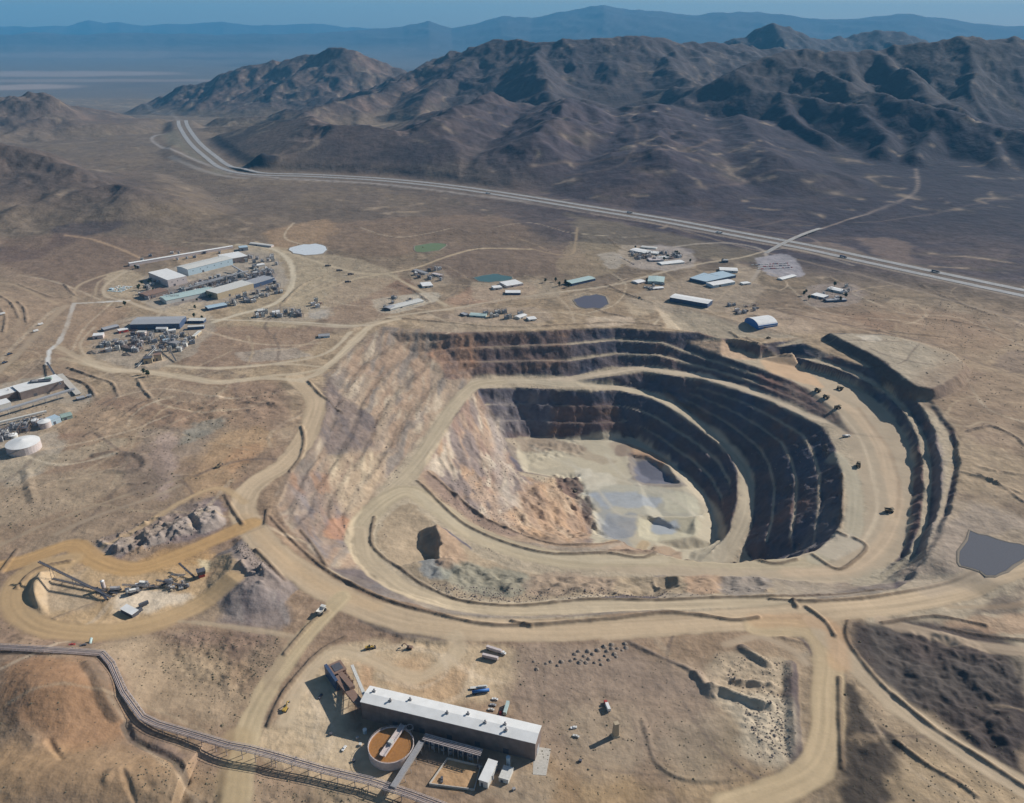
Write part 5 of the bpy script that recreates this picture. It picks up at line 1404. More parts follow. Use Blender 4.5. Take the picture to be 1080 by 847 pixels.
# walled yard
def yard():
    ps = [hit([q])[0] for q in ((472,801),(507,809),(500,834),(453,828))]
    t = thing('yard_wall', 'low concrete wall round the square orange-tan yard below the mill', 'wall', (0,0,0))
    for i in range(4):
        a, b = ps[i], ps[(i+1) % 4]; MB().bar((a[0],a[1],a[2]+.4),(b[0],b[1],b[2]+.4),.6,3.2).build('wall_section', 'conc', t)
yard()

# ---------------------------------------------------------------- elevated pipe trestle crossing the foreground
def trestle():
    px = [(-12,683),(50,688),(108,691),(118,702),(130,728),(150,756),(166,764),(200,774),(240,786),(262,790),(292,798),(340,812),(390,824),(432,838),(470,852)]
    hs = [3,3,3,3,3,3,4,5,8,9,8,6,6,6,6]
    W3 = []
    for (a, b), h in zip(px, hs):
        x, y, z = P(a, b, h); z = gz(x, y); q = P(a, b, z+h); W3.append((q[0], q[1], gz(q[0], q[1])+h))
    t = thing('pipe_trestle', 'long elevated pipe trestle zigzagging across the lower left and over the haul road', 'pipe trestle', (0,0,0))
    wd = 5.
    def offs(k):
        out = []
        for i, p in enumerate(W3):
            a = Vector(W3[max(0,i-1)]); b = Vector(W3[min(len(W3)-1,i+1)]); d = (b-a); d.z = 0; d.normalize(); n = Vector((-d.y, d.x, 0))
            out.append(Vector(p)+n*k)
        return out
    for k, r, m in ((-2,.8,'pipe'),(-.7,.6,'pink'),(.6,.9,'pipe'),(1.9,.5,'steel')):
        q = offs(k); b = MB()
        for i in range(len(q)-1): b.bar(q[i]+Vector((0,0,.6)), q[i+1]+Vector((0,0,.6)), r, r, 8)
        b.build('pipe', m, t)
    for k, nm in ((-2.9,'handrail'),(2.9,'handrail')):
        q = offs(k); b = MB()
        for i in range(len(q)-1):
            b.bar(q[i]+Vector((0,0,1.7)), q[i+1]+Vector((0,0,1.7)), .22); b.bar(q[i], q[i+1], .35, .7)
            n = max(2, int((q[i+1]-q[i]).length/4))
            for j in range(n): p = q[i].lerp(q[i+1], j/n); b.bar(p, p+Vector((0,0,1.7)), .2)
        b.build(nm, 'pink', t)
    # cross ties and legs
    L = 0; nxt = 0; ties = MB()
    for i in range(len(W3)-1):
        a = Vector(W3[i]); b = Vector(W3[i+1]); d = b-a; ln = d.length; u = d.copy(); u.z = 0; u.normalize(); n = Vector((-u.y,u.x,0)); s = 0
        while s < ln:
            p = a+d*(s/ln)
            ties.bar(p-n*2.9, p+n*2.9, .4)
            if int(L+s) % 2 == 0:
                l = MB()
                for k in (-2.6, 2.6):
                    e = p+n*k; g = gz(e.x, e.y); l.bar(e, (e.x+n.x*k*.15, e.y+n.y*k*.15, g-.8), .45)
                l.bar(p-n*2.6, p+n*2.6, .4); l.build('leg', 'pipe', t)
            s += 7.
        L += ln
    q = offs(0)
    for i in range(len(q)-1): ties.bar(q[i], q[i+1], .5, .4)
    ties.build('deck_grid', 'steel', t)
trestle()
# tan tower with a long shadow, and yard vehicles
x, y, z = at(649, 776)
t = thing('hopper_tower', 'narrow tan tapering tower standing alone right of the mill', 'tower', (x, y, z), .3)
MB().box(0,0,6.5,4.6,4.4,14,top=(.72,.72)).build('shaft', 'tan', t); MB().box(0,0,13.8,3.9,3.7,.8).build('cap', 'tan', t); MB().box(0,0,.6,6.2,6,1.6,top=(.85,.85)).build('footing', 'tan', t)
G1 = 'vehicles parked around the mill'
trailer(at(641,748), az((644,753),(639,741)), 'white truck with dark red cab parked above the tan tower', 7.5, 'white', 'box', 'red', G1, 'box_truck', 'truck')
pickup(at(605,768), az((600,770),(611,768)), 'upper of two pale pickups parked right of the mill end', 'white', G1)
pickup(at(607.5,777), az((602,776),(612,779)), 'lower of two pale pickups parked right of the mill end', 'offwhite', G1)
trailer(at(521,687), az((509,683),(534,691)), 'upper of two long pale trailers with dark sides parked below the main haul road', 15, 'pink', 'box', 'white', G1)
trailer(at(517,695), az((507,692),(528,697)), 'lower of two long pale trailers parked below the main haul road', 15, 'pink', 'box', False, G1)
trailer(at(505,726), az((493,727),(516,725)), 'flat grey trailer parked just above the blue tank trailer', 15, 'offwhite', 'flat', False, G1)
trailer(at(507,731), az((497,733),(518,730)), 'bright blue tank trailer behind the mill', 15, 'blue', 'tank', False, G1, 'tank_trailer', 'tank trailer')
trailer(at(534,749), az((531,757),(536,740)), 'pale green-white container trailer upright beside the mill roof', 13, 'teal', 'box', False, G1)
for (p, q, l, c) in [((522,738),(528,739),'white pickup highest in the row behind the mill','white'),((520,744),(526,745),'grey pickup second down in the row behind the mill','grey'),((518,749),(524,750),'pale pickup third down in the row behind the mill','offwhite'),((528,753),(529,749),'dark red car parked between the pickup row and the container trailer','red')]:
    pickup(at(*p), az(p, q), l, c, G1)
loader(at(390,684), az((382,685),(397,682)), 'dark yellow wheel loader working at the top of the mill yard', 'yellow')
excavator(at(432,684), az((438,685),(426,683)), 'reddish brown tracked excavator right of the wheel loader at the top of the yard', 'rust')
excavator(at(301,749), az((297,757),(305,743)), 'yellow excavator parked at the left edge of the mill yard', 'yellow')
pickup(at(338,735), az((336,738),(341,731)), 'small dark pickup alone left of the crusher station', 'dgrey', G1)
pickup(at(363,790), az((361,793),(367,785)), 'white pickup near the round orange tank', 'white', G1)
pickup(at(466,823), az((466,828),(466,817)), 'dark vehicle parked inside the walled orange-tan yard', 'dgrey', G1)
tank((385,773), 1.6, 4, 'small pale blue tank between the crusher shadow and the round orange tank', 'lblue', 'white', 'process_tank', ladder=False)
# pumps, drums and crates scattered on the yard, each small
for i, (p, l, c) in enumerate([((349,775),'small dark pump box alone in the middle of the yard','dgrey'),((377,779),'grey pump box nearest the round orange tank','steel'),((380,786),'pale crate below the pump box by the round orange tank','offwhite'),((373,803),'dark crate at the left foot of the round orange tank shadow','dgrey'),((612,803),'dark crate on the berm right of the concrete apron','dgrey'),((542,833),'grey crate on rough ground below the mill end','steel'),((312,801),'dark box beside the pipe trestle right of the haul road','dgrey')]):
    o = MB().box(0,0,.8,2.2,1.8,1.6).box(0,0,1.7,2.4,2.0,.2).build('equipment_box', c); x, y, z = at(*p); o.location = (x, y, z); o.rotation_euler = (0,0,i*.7)
    tag(o, l, 'equipment box')
# ---------------------------------------------------------------- haul trucks
haul_truck(at(339,646), az((334,652),(347,638)), 'white haul truck at the junction left of the mill road', 'offwhite')
haul_truck(at(937,540), az((930,540),(944,540)), 'dark haul truck lowest on the wide right-hand bench road', 'gold')
haul_truck(at(905,492), az((905,498),(905,486)), 'haul truck alone in the middle of the wide right-hand bench road', 'gold')
for p, q, l in [((862,413),(867,415),'leftmost of four dark machines at the top of the right-hand bench'),((871,420),(876,422),'second dark machine from the left at the top of the right-hand bench'),((883,431),(890,430),'lowest and largest of four dark machines on the right-hand bench'),((886,411),(880,409),'dark machine nearest the outer wall at the top of the bench')]:
    haul_truck(at(*p), az(p, q), l, 'gold')
t_ = loader(at(810,357), .4, 'dark loader parked below the white arched shed', 'gold')
o = trailer(at(891,461), az((888,461),(896,460)), 'white water truck where the upper ramp meets the bench road', 8, 'white', 'tank', 'white', None, 'water_truck', 'water truck')
excavator(at(230,493), 1., 'dark excavator on the orange ground left of the main haul road', 'gold')
excavator(at(606,519), 2.4, 'excavator by the dark rocks at the edge of the pit floor', 'gold')

# ---------------------------------------------------------------- truck-dumped heaps beside the haul road
def heap_mesh(k):
    r = random.Random(k); n = 14; v = [(0,0,1.)]; f = []
    for j, (rad, h) in enumerate(((.32,.78),(.68,.36),(1.,-.06))):
        for i in range(n):
            a = T_*i/n; q = rad*(1+r.uniform(-.16,.16)); v.append((math.cos(a)*q, math.sin(a)*q, h*(1+r.uniform(-.12,.12))))
    for i in range(n):
        f.append((0, 1+i, 1+(i+1) % n))
        for j in range(2): f.append((1+j*n+i, 1+(j+1)*n+i, 1+(j+1)*n+(i+1) % n, 1+j*n+(i+1) % n))
    me = bpy.data.meshes.new('rock_heap'); me.from_pydata(v, [], f); me.materials.append(M['heap']); return me
M['heap'] = mat('dumped_soil', (.25,.20,.16), .95, sc=1.2)
HM = [heap_mesh(k) for k in range(5)]
hp = [(576,700),(581,698),(588,702),(592,698),(606,690),(610,687),(607,695),(611,699),(616,692),(621,695),(620,687),(613,697),(625,690),(630,686),(637,682),(640,687),(638,692),(633,696),(634,701),(642,696),(648,690),(651,684),(650,693),(656,686),(659,679),(645,684),(645,680),(627,699),(602,697),(563,698),(566,706),(618,699),(660,683)]
rh = random.Random(3)
for i, p in enumerate(hp):
    o = bpy.data.objects.new('rock_heap', HM[i % 5]); C.objects.link(o); x, y, z = at(*p); s = rh.uniform(1.8, 3.2); o.location = (x, y, z-.1); o.scale = (s, s*rh.uniform(.8,1.1), s*rh.uniform(.5,.7)); o.rotation_euler = (0,0,rh.uniform(0,6))
    tag(o, 'one of the small truck-dumped soil heaps in rows below the main haul road', 'soil heap', 'dumped soil heaps below the haul road')

# ================================================================ crushing plant on the sandy loop, left
GC = 'mobile crushing plant units'
conveyor((118,632), 2, (44,603), 13, 'long dark stacker conveyor rising to the crescent heap, upper one', 2.4, 'dgrey', 'stacker_conveyor', 3)
conveyor((125,628), 2, (56,613), 3, 'lower of the two long dark conveyors left of the crushing plant', 2.2, 'dgrey', 'conveyor', 3)
conveyor((168,620), 1.5, (130,622), 6, 'short conveyor joining the two middle screens of the crushing plant', 1.8, 'steel', 'conveyor', 2)
conveyor((200,620), 1.5, (166,617), 6, 'curved-looking dark conveyor between the feed hopper and the crushing screens', 2, 'dgrey', 'conveyor', 2)
conveyor((206,611), 2, (190,600), 7, 'short steep conveyor beside the feed hopper', 1.6, 'dgrey', 'conveyor', 1)
conveyor((113,634), 2, (103,624), 5, 'small teal-grey side conveyor below the crushing plant', 1.8, 'navy', 'conveyor', 1)
conveyor((180,607), 1, (196,611), 5, 'pale short conveyor above the crushing plant', 1.8, 'offwhite', 'conveyor', 1)
def crush_unit(p, q, label, col, big=1.):
    x, y, z = at(*p); t = thing('crushing_unit', label, 'crushing unit', (x, y, z), az(p, q), GC)
    MB().box(0,0,1.6,12*big,2.8,.6).build('chassis', 'dgrey', t)
    wheels(t, [(x_, y_) for x_ in (-4.5*big, -3.2*big) for y_ in (-1.2, 1.2)], .55, .5)
    MB().box(-1,0,3.8,6*big,3.0,1.6).add([(-4*big,-1.6,5),(3*big,-1.6,3.6),(3*big,1.6,3.6),(-4*big,1.6,5),(-4*big,-1.6,6.4),(3*big,-1.6,5),(3*big,1.6,5),(-4*big,1.6,6.4)],[(0,1,2,3),(4,7,6,5),(0,4,5,1),(1,5,6,2),(2,6,7,3),(3,7,4,0)]).build('screen_deck', col, t)
    MB().cyl(3.5*big,0,2,4.6,1.4,1.7,14).box(3.5*big,0,5,3,3,.5).build('crusher', 'steel', t)
    l = MB()
    for x_ in (-5*big, 0, 5*big):
        for y_ in (-1.5, 1.5): l.bar((x_,y_,-.2),(x_,y_,3.4),.3)
    l.build('support', 'dgrey', t)
    r = MB()
    for y_ in (-2, 2): r.bar((-4.5*big,y_,5.4),(4*big,y_,5.4),.15); 
    r.box(0,-2,4.2,9*big,.9,.15); r.build('walkway', 'steel', t)
crush_unit((122,624), (135,622), 'leftmost crushing unit, where the long conveyors meet', 'steel')
crush_unit((142,626), (155,622), 'crushing unit left of the middle with pale screen deck', 'offwhite')
crush_unit((152,618), (165,617), 'crushing unit right of the middle with pale screen deck', 'offwhite', .9)
crush_unit((178,616), (190,612), 'crushing unit nearest the feed hopper', 'dgrey', .8)
x, y, z = at(213, 608); t = thing('feed_hopper', 'dark feed hopper with red base at the right end of the crushing plant', 'feed hopper', (x, y, z), .5, GC)
MB().box(0,0,6,7,6,4.4,top=(1.25,1.25)).build('hopper', 'dgrey', t); MB().box(0,0,2,6,4,3.8).build('base', 'red', t); MB().box(-3,3,4.5,1.4,1.4,9).build('ladder_tower', 'dgrey', t)
x, y, z = at(110, 622); t = thing('dust_silo', 'small pinkish white silo standing at the left of the crushing plant', 'silo', (x, y, z), 0)
MB().cyl(0,0,3,11,2,2,16).cyl(0,0,1,3,.5,2,16).build('silo_body', 'pink', t); MB().cyl(0,0,11,12.2,2.1,.3,16).build('roof', 'white', t)
l = MB()
for a in range(4): l.bar((math.cos(a*PI/2)*1.8,math.sin(a*PI/2)*1.8,-.3),(math.cos(a*PI/2)*1.8,math.sin(a*PI/2)*1.8,4),.3)
l.build('leg', 'steel', t)
building((128,646),(140,652), 7, 4.5, 'dark control house below the crushing plant with white roof', 'dgrey', 'white', 'shed', .6, 'control_house', 'control house')
trailer(at(152,639), az((146,641),(158,636)), 'upper of two short dark trailers beside the control house', 9, 'dgrey', 'box', False, None)
trailer(at(146,647), az((141,650),(152,643)), 'lower of two short dark trailers beside the control house', 9, 'dgrey', 'box', False, None)
trailer(at(96,678), az((94,680),(98,672)), 'pale green-white tank trailer beside the pipe trestle', 8, 'teal', 'tank', False, None, 'tank_trailer', 'tank trailer')
pickup(at(76,680), az((70,680),(82,680)), 'left of two dark red pickups on the track above the trestle', 'red', None)
pickup(at(88,681), az((84,682),(92,681)), 'black pickup beside the pale green-white tank trailer', 'dgrey', None)
# ================================================================ plant at the left edge
building((-26,433),(22,419), 26, 11, 'large white-roofed plant building at the left edge, left half', 'brown', 'white', 'flat', name='plant_building', vents=3, rise=.6)
building((23,422),(69,409), 34, 13, 'large white-roofed plant building at the left edge, right half with brown wall', 'brown', 'white', 'flat', name='plant_building', rise=.6, vents=0)
A = P(43,402,14.); t = thing('roof_plant', 'dark green-grey ventilation unit on the white plant roof', 'ventilation unit', (A[0],A[1],gz(A[0],A[1])+12.6), .25)
MB().box(0,0,1.6,30,9,3.2).build('housing','dgrey',t); MB().box(10,4,2.4,10,7,4.8).build('duct','green',t); MB().box(-8,-2,3.7,8,5,1.2).build('fan_box','steel',t)
building((-8,436),(13,430), 20, 9, 'small blue-white block in front of the left plant building', 'offwhite', 'white', 'flat', name='plant_annex', rise=.5)
conveyor((-12,444), 8, (80,417), 10, 'long grey raised conveyor gallery in front of the white-roofed plant', 4.5, 'grey', 'conveyor_gallery', 7, 'grey')
conveyor((-12,452), 4, (50,437), 4, 'lower pale pipe gallery parallel to the grey conveyor gallery', 3, 'offwhite', 'pipe_gallery', 5, 'offwhite')
tank((26,474), 21, 11, 'large white domed tank at the left edge', 'pink', 'white', cone=.22)
tank((48,450), 8.5, 9, 'medium white tank above the large domed tank', 'pink', 'white', cone=.2)
tank((38,448), 5, 8, 'small white tank left of the medium tank', 'pink', 'white', cone=.2)
tank((14,461), 6, 4, 'low white tank touching the upper left of the large domed tank', 'offwhite', 'white', cone=.3)
building((55,449),(65,445), 14, 8, 'pale blue box building right of the medium tank', 'lblue', 'lblue', 'flat', name='process_building', rise=.5)
building((66,444),(77,441), 14, 5, 'long low green-grey shed right of the pale blue box building', 'green', 'green', 'gable', name='shed', cat='shed')
building((82,423),(90,421), 8, 3, 'small dark shed at the end of the conveyor gallery', 'dgrey', 'grey', 'flat', name='shed', cat='shed', rise=.4)
building((92,420),(97,419), 6, 3, 'tiny grey cabin right of the small dark shed', 'grey', 'grey', 'flat', name='cabin', cat='cabin', rise=.4)
conveyor((50,384), 3, (66,413), 12, 'narrow raised walkway from the concrete road to the white-roofed plant', 3, 'steel', 'walkway_bridge', 3)
o = MB(); A_, an, L_ = frame((63,395),(83,417)); t = thing('concrete_ramp','long pale concrete ramp slab right of the white-roofed plant','ramp',(A_[0],A_[1],A_[2]),an); MB().box(L_/2,0,.2,L_,9,1.2).build('slab','conc',t); MB().box(L_/2,-4.7,.9,L_,.4,1.6).build('kerb_wall','grey',t)
for p, l in [((5,383),'dark machine left of the plant at the frame edge'),((10,374),'dark machine farther from the plant at the frame edge')]: loader(at(*p), 1.2, l, 'navy')
for p, l in [((38,350),'white trailer on the track left of the concrete road'),((43,343),'second white trailer farther up the track left of the concrete road'),((3,332),'white truck on the terrace at the left frame edge')]:
    trailer(at(*p), .9, l, 9, 'white', 'box', False, 'white trailers left of the concrete road')

# ================================================================ upper left processing complex
building((137,281),(246,262), 10, 7, 'very long narrow white-roofed gallery along the back of the complex', 'pink', 'white', 'gable', 1.0, name='long_gallery', cat='building', door=False)
building((178,303),(198,298.5), 92, 16, 'tall box building with broad white roof at the left of the complex', 'pink', 'white', 'flat', name='process_building', rise=.6, win=3)
building((199,291),(246,279), 44, 15, 'long blue-grey sided hall with white roof in the complex', 'lblue', 'offwhite', 'gable', 2, name='process_hall', win=6)
building((240,279),(262,275), 56, 12, 'white-roofed block at the right end of the blue-grey hall', 'brown', 'white', 'flat', name='process_building', rise=.5)
building((176,321),(228,310), 36, 8, 'long low building with pale green roof at the front of the complex', 'offwhite', 'teal', 'gable', 1.6, name='process_building')
building((230,316),(268,305), 40, 13, 'pale tan-roofed building with shaded front right of the green roof', 'tan', 'offwhite', 'flat', name='process_building', rise=.5)
building((156,316),(178,310), 32, 8, 'low brown building at the front left corner of the complex', 'brown', 'rust', 'gable', 1.2, name='store_building')
building((268,304),(290,297), 34, 9, 'dark blue-grey building at the right end of the complex', 'navy', 'grey', 'flat', name='process_building', rise=.5)
building((220,328),(240,324), 20, 5, 'low navy sheds just outside the complex fence', 'navy', 'lblue', 'gable', 1, name='shed', cat='shed')
building((268,283),(280,281), 14, 5, 'small white-topped tank house at the right of the complex', 'offwhite', 'white', 'flat', name='tank_house', rise=.4)
building((253,265),(262,264), 22, 8, 'small blue-roofed block behind the right end of the complex', 'grey', 'lblue', 'flat', name='process_building', rise=.5)
building((263,258),(286,261), 12, 4, 'long low pinkish shed behind the complex on the right', 'pink', 'offwhite', 'gable', 1, name='shed', cat='shed')
building((118,306),(120,305), 6, 2.6, 'tiny cabin beside the pale blue car park', 'lblue', 'lblue', 'flat', name='cabin', cat='cabin', rise=.3)
GP = 'process tanks in the upper left complex'
for p, r, h, l, c in [((146,283),3.5,7,'dark tank at the left end of the long white gallery','dgrey'),((212,298),4,7,'left of the small tanks between the two rows of halls','steel'),((222,295),4,7,'second small tank between the two rows of halls','steel'),((231,293),4.5,8,'third small tank between the two rows of halls','grey'),((252,289),5,7,'pale tank right of the row of small tanks','offwhite'),((270,289),7,5,'low white open tank near the right end of the complex','white'),((290,299),4,8,'rightmost dark tank of the complex','dgrey'),((158,296),3,6,'small dark tank left of the tall white-roofed box building','dgrey'),((283,275),4,6,'tank beside the perimeter road behind the complex','steel'),((240,300),3,6,'small tank in front of the blue-grey hall','steel')]:
    tank(p, r, h, l, c, c if c != 'dgrey' else 'grey', 'process_tank', GP, ladder=False)
for a, za, b, zb, l in [((165,300),3,(178,296),14,'slanting conveyor at the left of the tall box building'),((262,292),3,(246,286),12,'slanting conveyor at the right of the blue-grey hall'),((206,304),8,(262,290),8,'long raised pipe gallery between the halls'),((192,308),4,(236,298),9,'slanting conveyor above the pale green roof')]:
    conveyor(a, za, b, zb, l, 3, 'steel', 'conveyor', 3, 'grey')

# ---------------------------------------------------------------- old mill on the terrace below it
building((138,348),(190,347), 42, 11, 'long dark blue-grey shed with grey roof in the terrace plant', 'navy', 'grey', 'gable', 2, name='dark_shed', win=5)
building((198,341),(215,341), 14, 5, 'upper small navy shed right of the long dark shed', 'navy', 'offwhite', 'shed', 1, name='shed', cat='shed')
building((198,348),(215,347), 10, 5, 'lower small navy shed right of the long dark shed', 'navy', 'offwhite', 'flat', name='shed', cat='shed', rise=.3)
building((98,358),(109,357), 16, 6, 'pinkish white block at the left of the terrace plant', 'pink', 'white', 'flat', name='process_building', rise=.4)
building((110,350),(126,346), 14, 4, 'low dark shed left of the long dark shed', 'dgrey', 'grey', 'gable', 1, name='shed', cat='shed')
building((126,352),(136,350), 12, 5, 'small red-sided shed with white roof in the terrace plant', 'red', 'white', 'flat', name='shed', cat='shed', rise=.4)
building((165,350),(176,350), 8, 6, 'small white house in front of the long dark shed', 'offwhite', 'white', 'gable', 2, name='white_house', cat='house')
building((144,354),(153,354), 10, 6, 'small pinkish box left of the small white house', 'pink', 'offwhite', 'flat', name='shed', cat='shed', rise=.4)
building((178,352),(186,351), 9, 5, 'small white box right of the small white house', 'offwhite', 'white', 'flat', name='shed', cat='shed', rise=.4)
building((152,384),(161,383), 12, 9, 'tan concrete ore bin block with open dark front, left one', 'tan', 'dgrey', 'flat', name='ore_bin', cat='ore bin', rise=.3)
building((163,381),(171,380), 12, 10, 'tan concrete ore bin block, right one', 'tan', 'rust', 'flat', name='ore_bin', cat='ore bin', rise=.3)
building((126,367),(140,371), 8, 4, 'brown timber-like shed on the lower terrace', 'brown', 'brown', 'gable', 1, name='shed', cat='shed')
building((172,364),(186,366), 14, 6, 'low round-cornered grey building below the long dark shed', 'grey', 'steel', 'flat', name='process_building', rise=.4)
building((186,371),(191,371), 8, 7, 'small pale tower block at the right of the lower terrace', 'offwhite', 'offwhite', 'flat', name='tower_block', rise=.3)
building((193,366),(197,366), 6, 6, 'tiny pale block near the right edge of the terrace plant', 'offwhite', 'offwhite', 'flat', name='shed', cat='shed', rise=.3)
building((206,357),(213,351), 6, 4, 'small pale slab-roofed shed at the right tip of the terrace plant', 'tan', 'offwhite', 'flat', name='shed', cat='shed', rise=.3)
GT = 'tanks on the terrace plant'
for p, r, h, l, c in [((176,360),7,4,'widest pale tank in front of the terrace plant','lblue'),((122,360),4,4,'low grey tank at the left of the terrace plant','steel'),((133,362),3.5,5,'second grey tank from the left on the terrace','steel'),((150,362),3.5,5,'pinkish tank in the middle of the terrace','pink'),((196,360),3,6,'pale tank near the right of the terrace','offwhite')]:
    tank(p, r, h, l, c, c, 'process_tank', GT, ladder=False)
conveyor((145,388), 2, (165,372), 9, 'pale slanting conveyor rising to the tan ore bins', 3, 'offwhite', 'conveyor', 2)
conveyor((186,382), 2, (178,370), 8, 'short conveyor right of the tan ore bins', 2.5, 'tan', 'conveyor', 1)
for p, l in [((98,372),'purple-brown heap at the left of the lower terrace'),((135,374),'longer purple-brown heap in the middle of the lower terrace')]:
    o = bpy.data.objects.new('ore_heap', HM[1]); C.objects.link(o); x,y,z = at(*p); o.location=(x,y,z-.4); o.scale=(13,8,5); tag(o, l, 'ore heap')

# ---------------------------------------------------------------- yards north of the pit
for a, b, D, h, l, w_, r_, k in [
 ((405,327),(411,328),20,5,'dark-walled end shed of the pale warehouse yard','dgrey','grey','gable'),
 ((412,328),(447,319),22,3.5,'long low pale-roofed warehouse left of the pit head','offwhite','offwhite','gable'),
 ((446,304),(457,303),30,4,'small white-roofed hut left of the teal pond','offwhite','white','flat'),
 ((521,306),(530,305),18,4,'left small white-roofed house below the teal pond','offwhite','white','flat'),
 ((535,304),(552,301),36,4.5,'larger white-roofed house below the teal pond','pink','white','flat'),
 ((533,311),(549,311),20,4,'lower small white-roofed house below the teal pond','navy','white','flat'),
 ((603,302),(628,296),24,6,'pale green-roofed building beside the road','navy','teal','gable'),
 ((683,299),(700,300),44,5,'pale turquoise-roofed building left of the dark-fronted long one','teal','teal','gable'),
 ((673,300),(681,298),20,3,'low white shed left of the turquoise roof','pink','white','gable'),
 ((688,306),(700,305),12,3,'low pinkish white shed below the turquoise roof','pink','white','gable'),
 ((706,318),(746,325),30,9,'long dark-fronted building with white roof north of the pit','navy','white','gable'),
 ((727,296),(744,300),60,6,'wide pale blue-roofed hall, left wing','navy','lblue','flat'),
 ((745,300),(776,293),42,6,'wide pale blue-roofed hall, right wing','navy','lblue','flat'),
 ((752,304),(775,300),24,6,'white-roofed shed in front of the pale blue hall','lblue','white','gable'),
 ((759,287),(778,288),26,5,'white-roofed building behind the pale blue hall','offwhite','white','gable'),
 ((784,301),(792,300),14,3,'tiny white building right of the pale blue hall','offwhite','white','flat'),
 ((762,277),(768,277),12,5,'small dark building beside the road behind the blue hall','dgrey','grey','flat'),
 ((664,265),(680,268),30,4,'white-roofed office at the left of the office cluster','offwhite','white','gable'),
 ((682,268),(694,269),20,4,'second white-roofed office of the office cluster','offwhite','white','gable'),
 ((685,276),(700,276),24,4,'purple-grey walled office with dark windows in the office cluster','grey','pink','flat'),
 ((693,274),(706,273),16,4,'small office beside the dark trees in the office cluster','offwhite','white','flat'),
 ((698,280),(722,278),22,3.5,'long pale office along the front of the office cluster','offwhite','white','gable'),
 ((676,262),(692,263),16,3.5,'back office of the cluster with pale roof','offwhite','offwhite','gable'),
 ((855,313),(868,316),24,4,'dark-fronted building with white roof, left of the small group','navy','white','flat'),
 ((872,306),(889,310),20,4,'narrow white-roofed building at the back of the small group','offwhite','white','gable'),
 ((872,319),(893,318),12,4,'dark low building at the front of the small group','navy','grey','flat'),
 ((825,296),(840,292),14,2.5,'long low white shed near the car park','offwhite','white','gable'),
 ((548,337),(556,334),14,3.5,'left small white shed at the pit rim','offwhite','white','gable'),
 ((558,339),(566,338),16,3.5,'right small white shed at the pit rim','offwhite','white','gable'),
 ((495,334),(512,335),16,3,'pale turquoise low shed at the pit rim','teal','teal','gable'),
 ((485,332),(490,334),10,3,'dark small shed left of the turquoise low shed','dgrey','grey','flat'),
 ((272,330),(280,329),14,3,'small pale shed right of the upper left complex','offwhite','offwhite','flat'),
 ((288,332),(296,331),16,3,'second small pale shed right of the upper left complex','offwhite','white','flat'),
 ((306,333),(318,332),14,2.5,'low grey shed beside the pale pad','grey','steel','flat'),
 ((336,357),(348,356),14,3,'small blue-grey shed inside the road fork','lblue','steel','flat'),
 ((435,286),(448,290),12,3,'low purple-grey shed at the crossroads','grey','steel','flat'),
 ((455,290),(463,292),12,3,'second low shed at the crossroads','offwhite','pink','flat'),
]:
    building(a, b, D, h, l, w_, r_, k, 1.2 if k == 'gable' else .4, name='industrial_building', door=True, win=2 if h > 3.9 else 0)
building((800,348),(820,344), 44, 8, 'white arched fabric shed with blue end wall near the pit rim', 'blue', 'white', 'arch', 11, name='arched_shed', cat='arched shed')

# crowded small plant: frames, vessels and boxes too alike to tell apart
def unit(k):
    r = random.Random(k+40); t = bpy.data.objects.new('equipment_unit', None); C.objects.link(t)
    s = r.uniform(3.5, 8); h = r.uniform(3, 11); col = r.choice(['steel','grey','offwhite','dgrey','rust','pink','navy','white','tan'])
    if k % 2: MB().box(0,0,h/2,s*2,s*1.2,h).box(s*.5,0,h+.6,s*.7,s*.7,1.2).build('housing', col, t)
    else: MB().cyl(0,0,0,h,s*.6,s*.6,12).cyl(0,0,h,h+1,s*.6,.2,12).build('vessel', col, t)
    f = MB()
    for x_ in (-s, s):
        for y_ in (-s*.9, s*.9): f.bar((x_,y_,-.5),(x_,y_,h+2.5),.4)
    for z_ in (h*.5, h+2.2):
        f.bar((-s,-s*.9,z_),(s,-s*.9,z_),.35); f.bar((-s,s*.9,z_),(s,s*.9,z_),.35); f.bar((-s,-s*.9,z_),(-s,s*.9,z_),.35); f.bar((s,-s*.9,z_),(s,s*.9,z_),.35)
    f.build('frame', r.choice(['steel','dgrey','rust']), t)
    return t
UN = []; rg = random.Random(77)
def crowd(poly, n, lab, grp, sc=1.):
    w_ = [P(a_, b_, 0)[:2] for a_, b_ in poly]; got = 0
    xs = [q[0] for q in w_]; ys = [q[1] for q in w_]
    while got < n:
        x = rg.uniform(min(xs), max(xs)); y = rg.uniform(min(ys), max(ys))
        if float(poly_sd(np.array([x]), np.array([y]), w_)[0]) < 0: continue
        k = rg.randrange(10); got += 1
        if len(UN) < 10: o = unit(len(UN)); UN.append(o); o.location = (x, y, gz(x, y)-.2); o.rotation_euler = (0,0,rg.uniform(0,3))
        else: o = copy_thing(UN[k], (x, y, gz(x, y)-.2), rg.choice([.3,.3,1.87])+rg.uniform(-.1,.1))
        tag(o, lab, 'equipment unit', grp); o.scale = (sc, sc, sc)
crowd([(200,302),(262,286),(285,284),(292,296),(262,300),(228,308),(182,318),(172,312)], 84, 'one of many small steel-framed units crowded between the halls of the upper left complex', 'equipment crowded in the upper left complex')
crowd([(160,290),(172,286),(170,305),(156,318),(148,312)], 10, 'one of the small framed units at the left end of the upper left complex', 'equipment at the left end of the complex')
crowd([(240,318),(296,300),(302,308),(272,318),(236,326)], 26, 'one of the framed units crowded along the front right fence of the complex', 'equipment along the complex fence')
crowd([(250,270),(290,268),(298,280),(268,284)], 14, 'one of the small framed units at the back right of the complex', 'equipment at the back right of the complex')
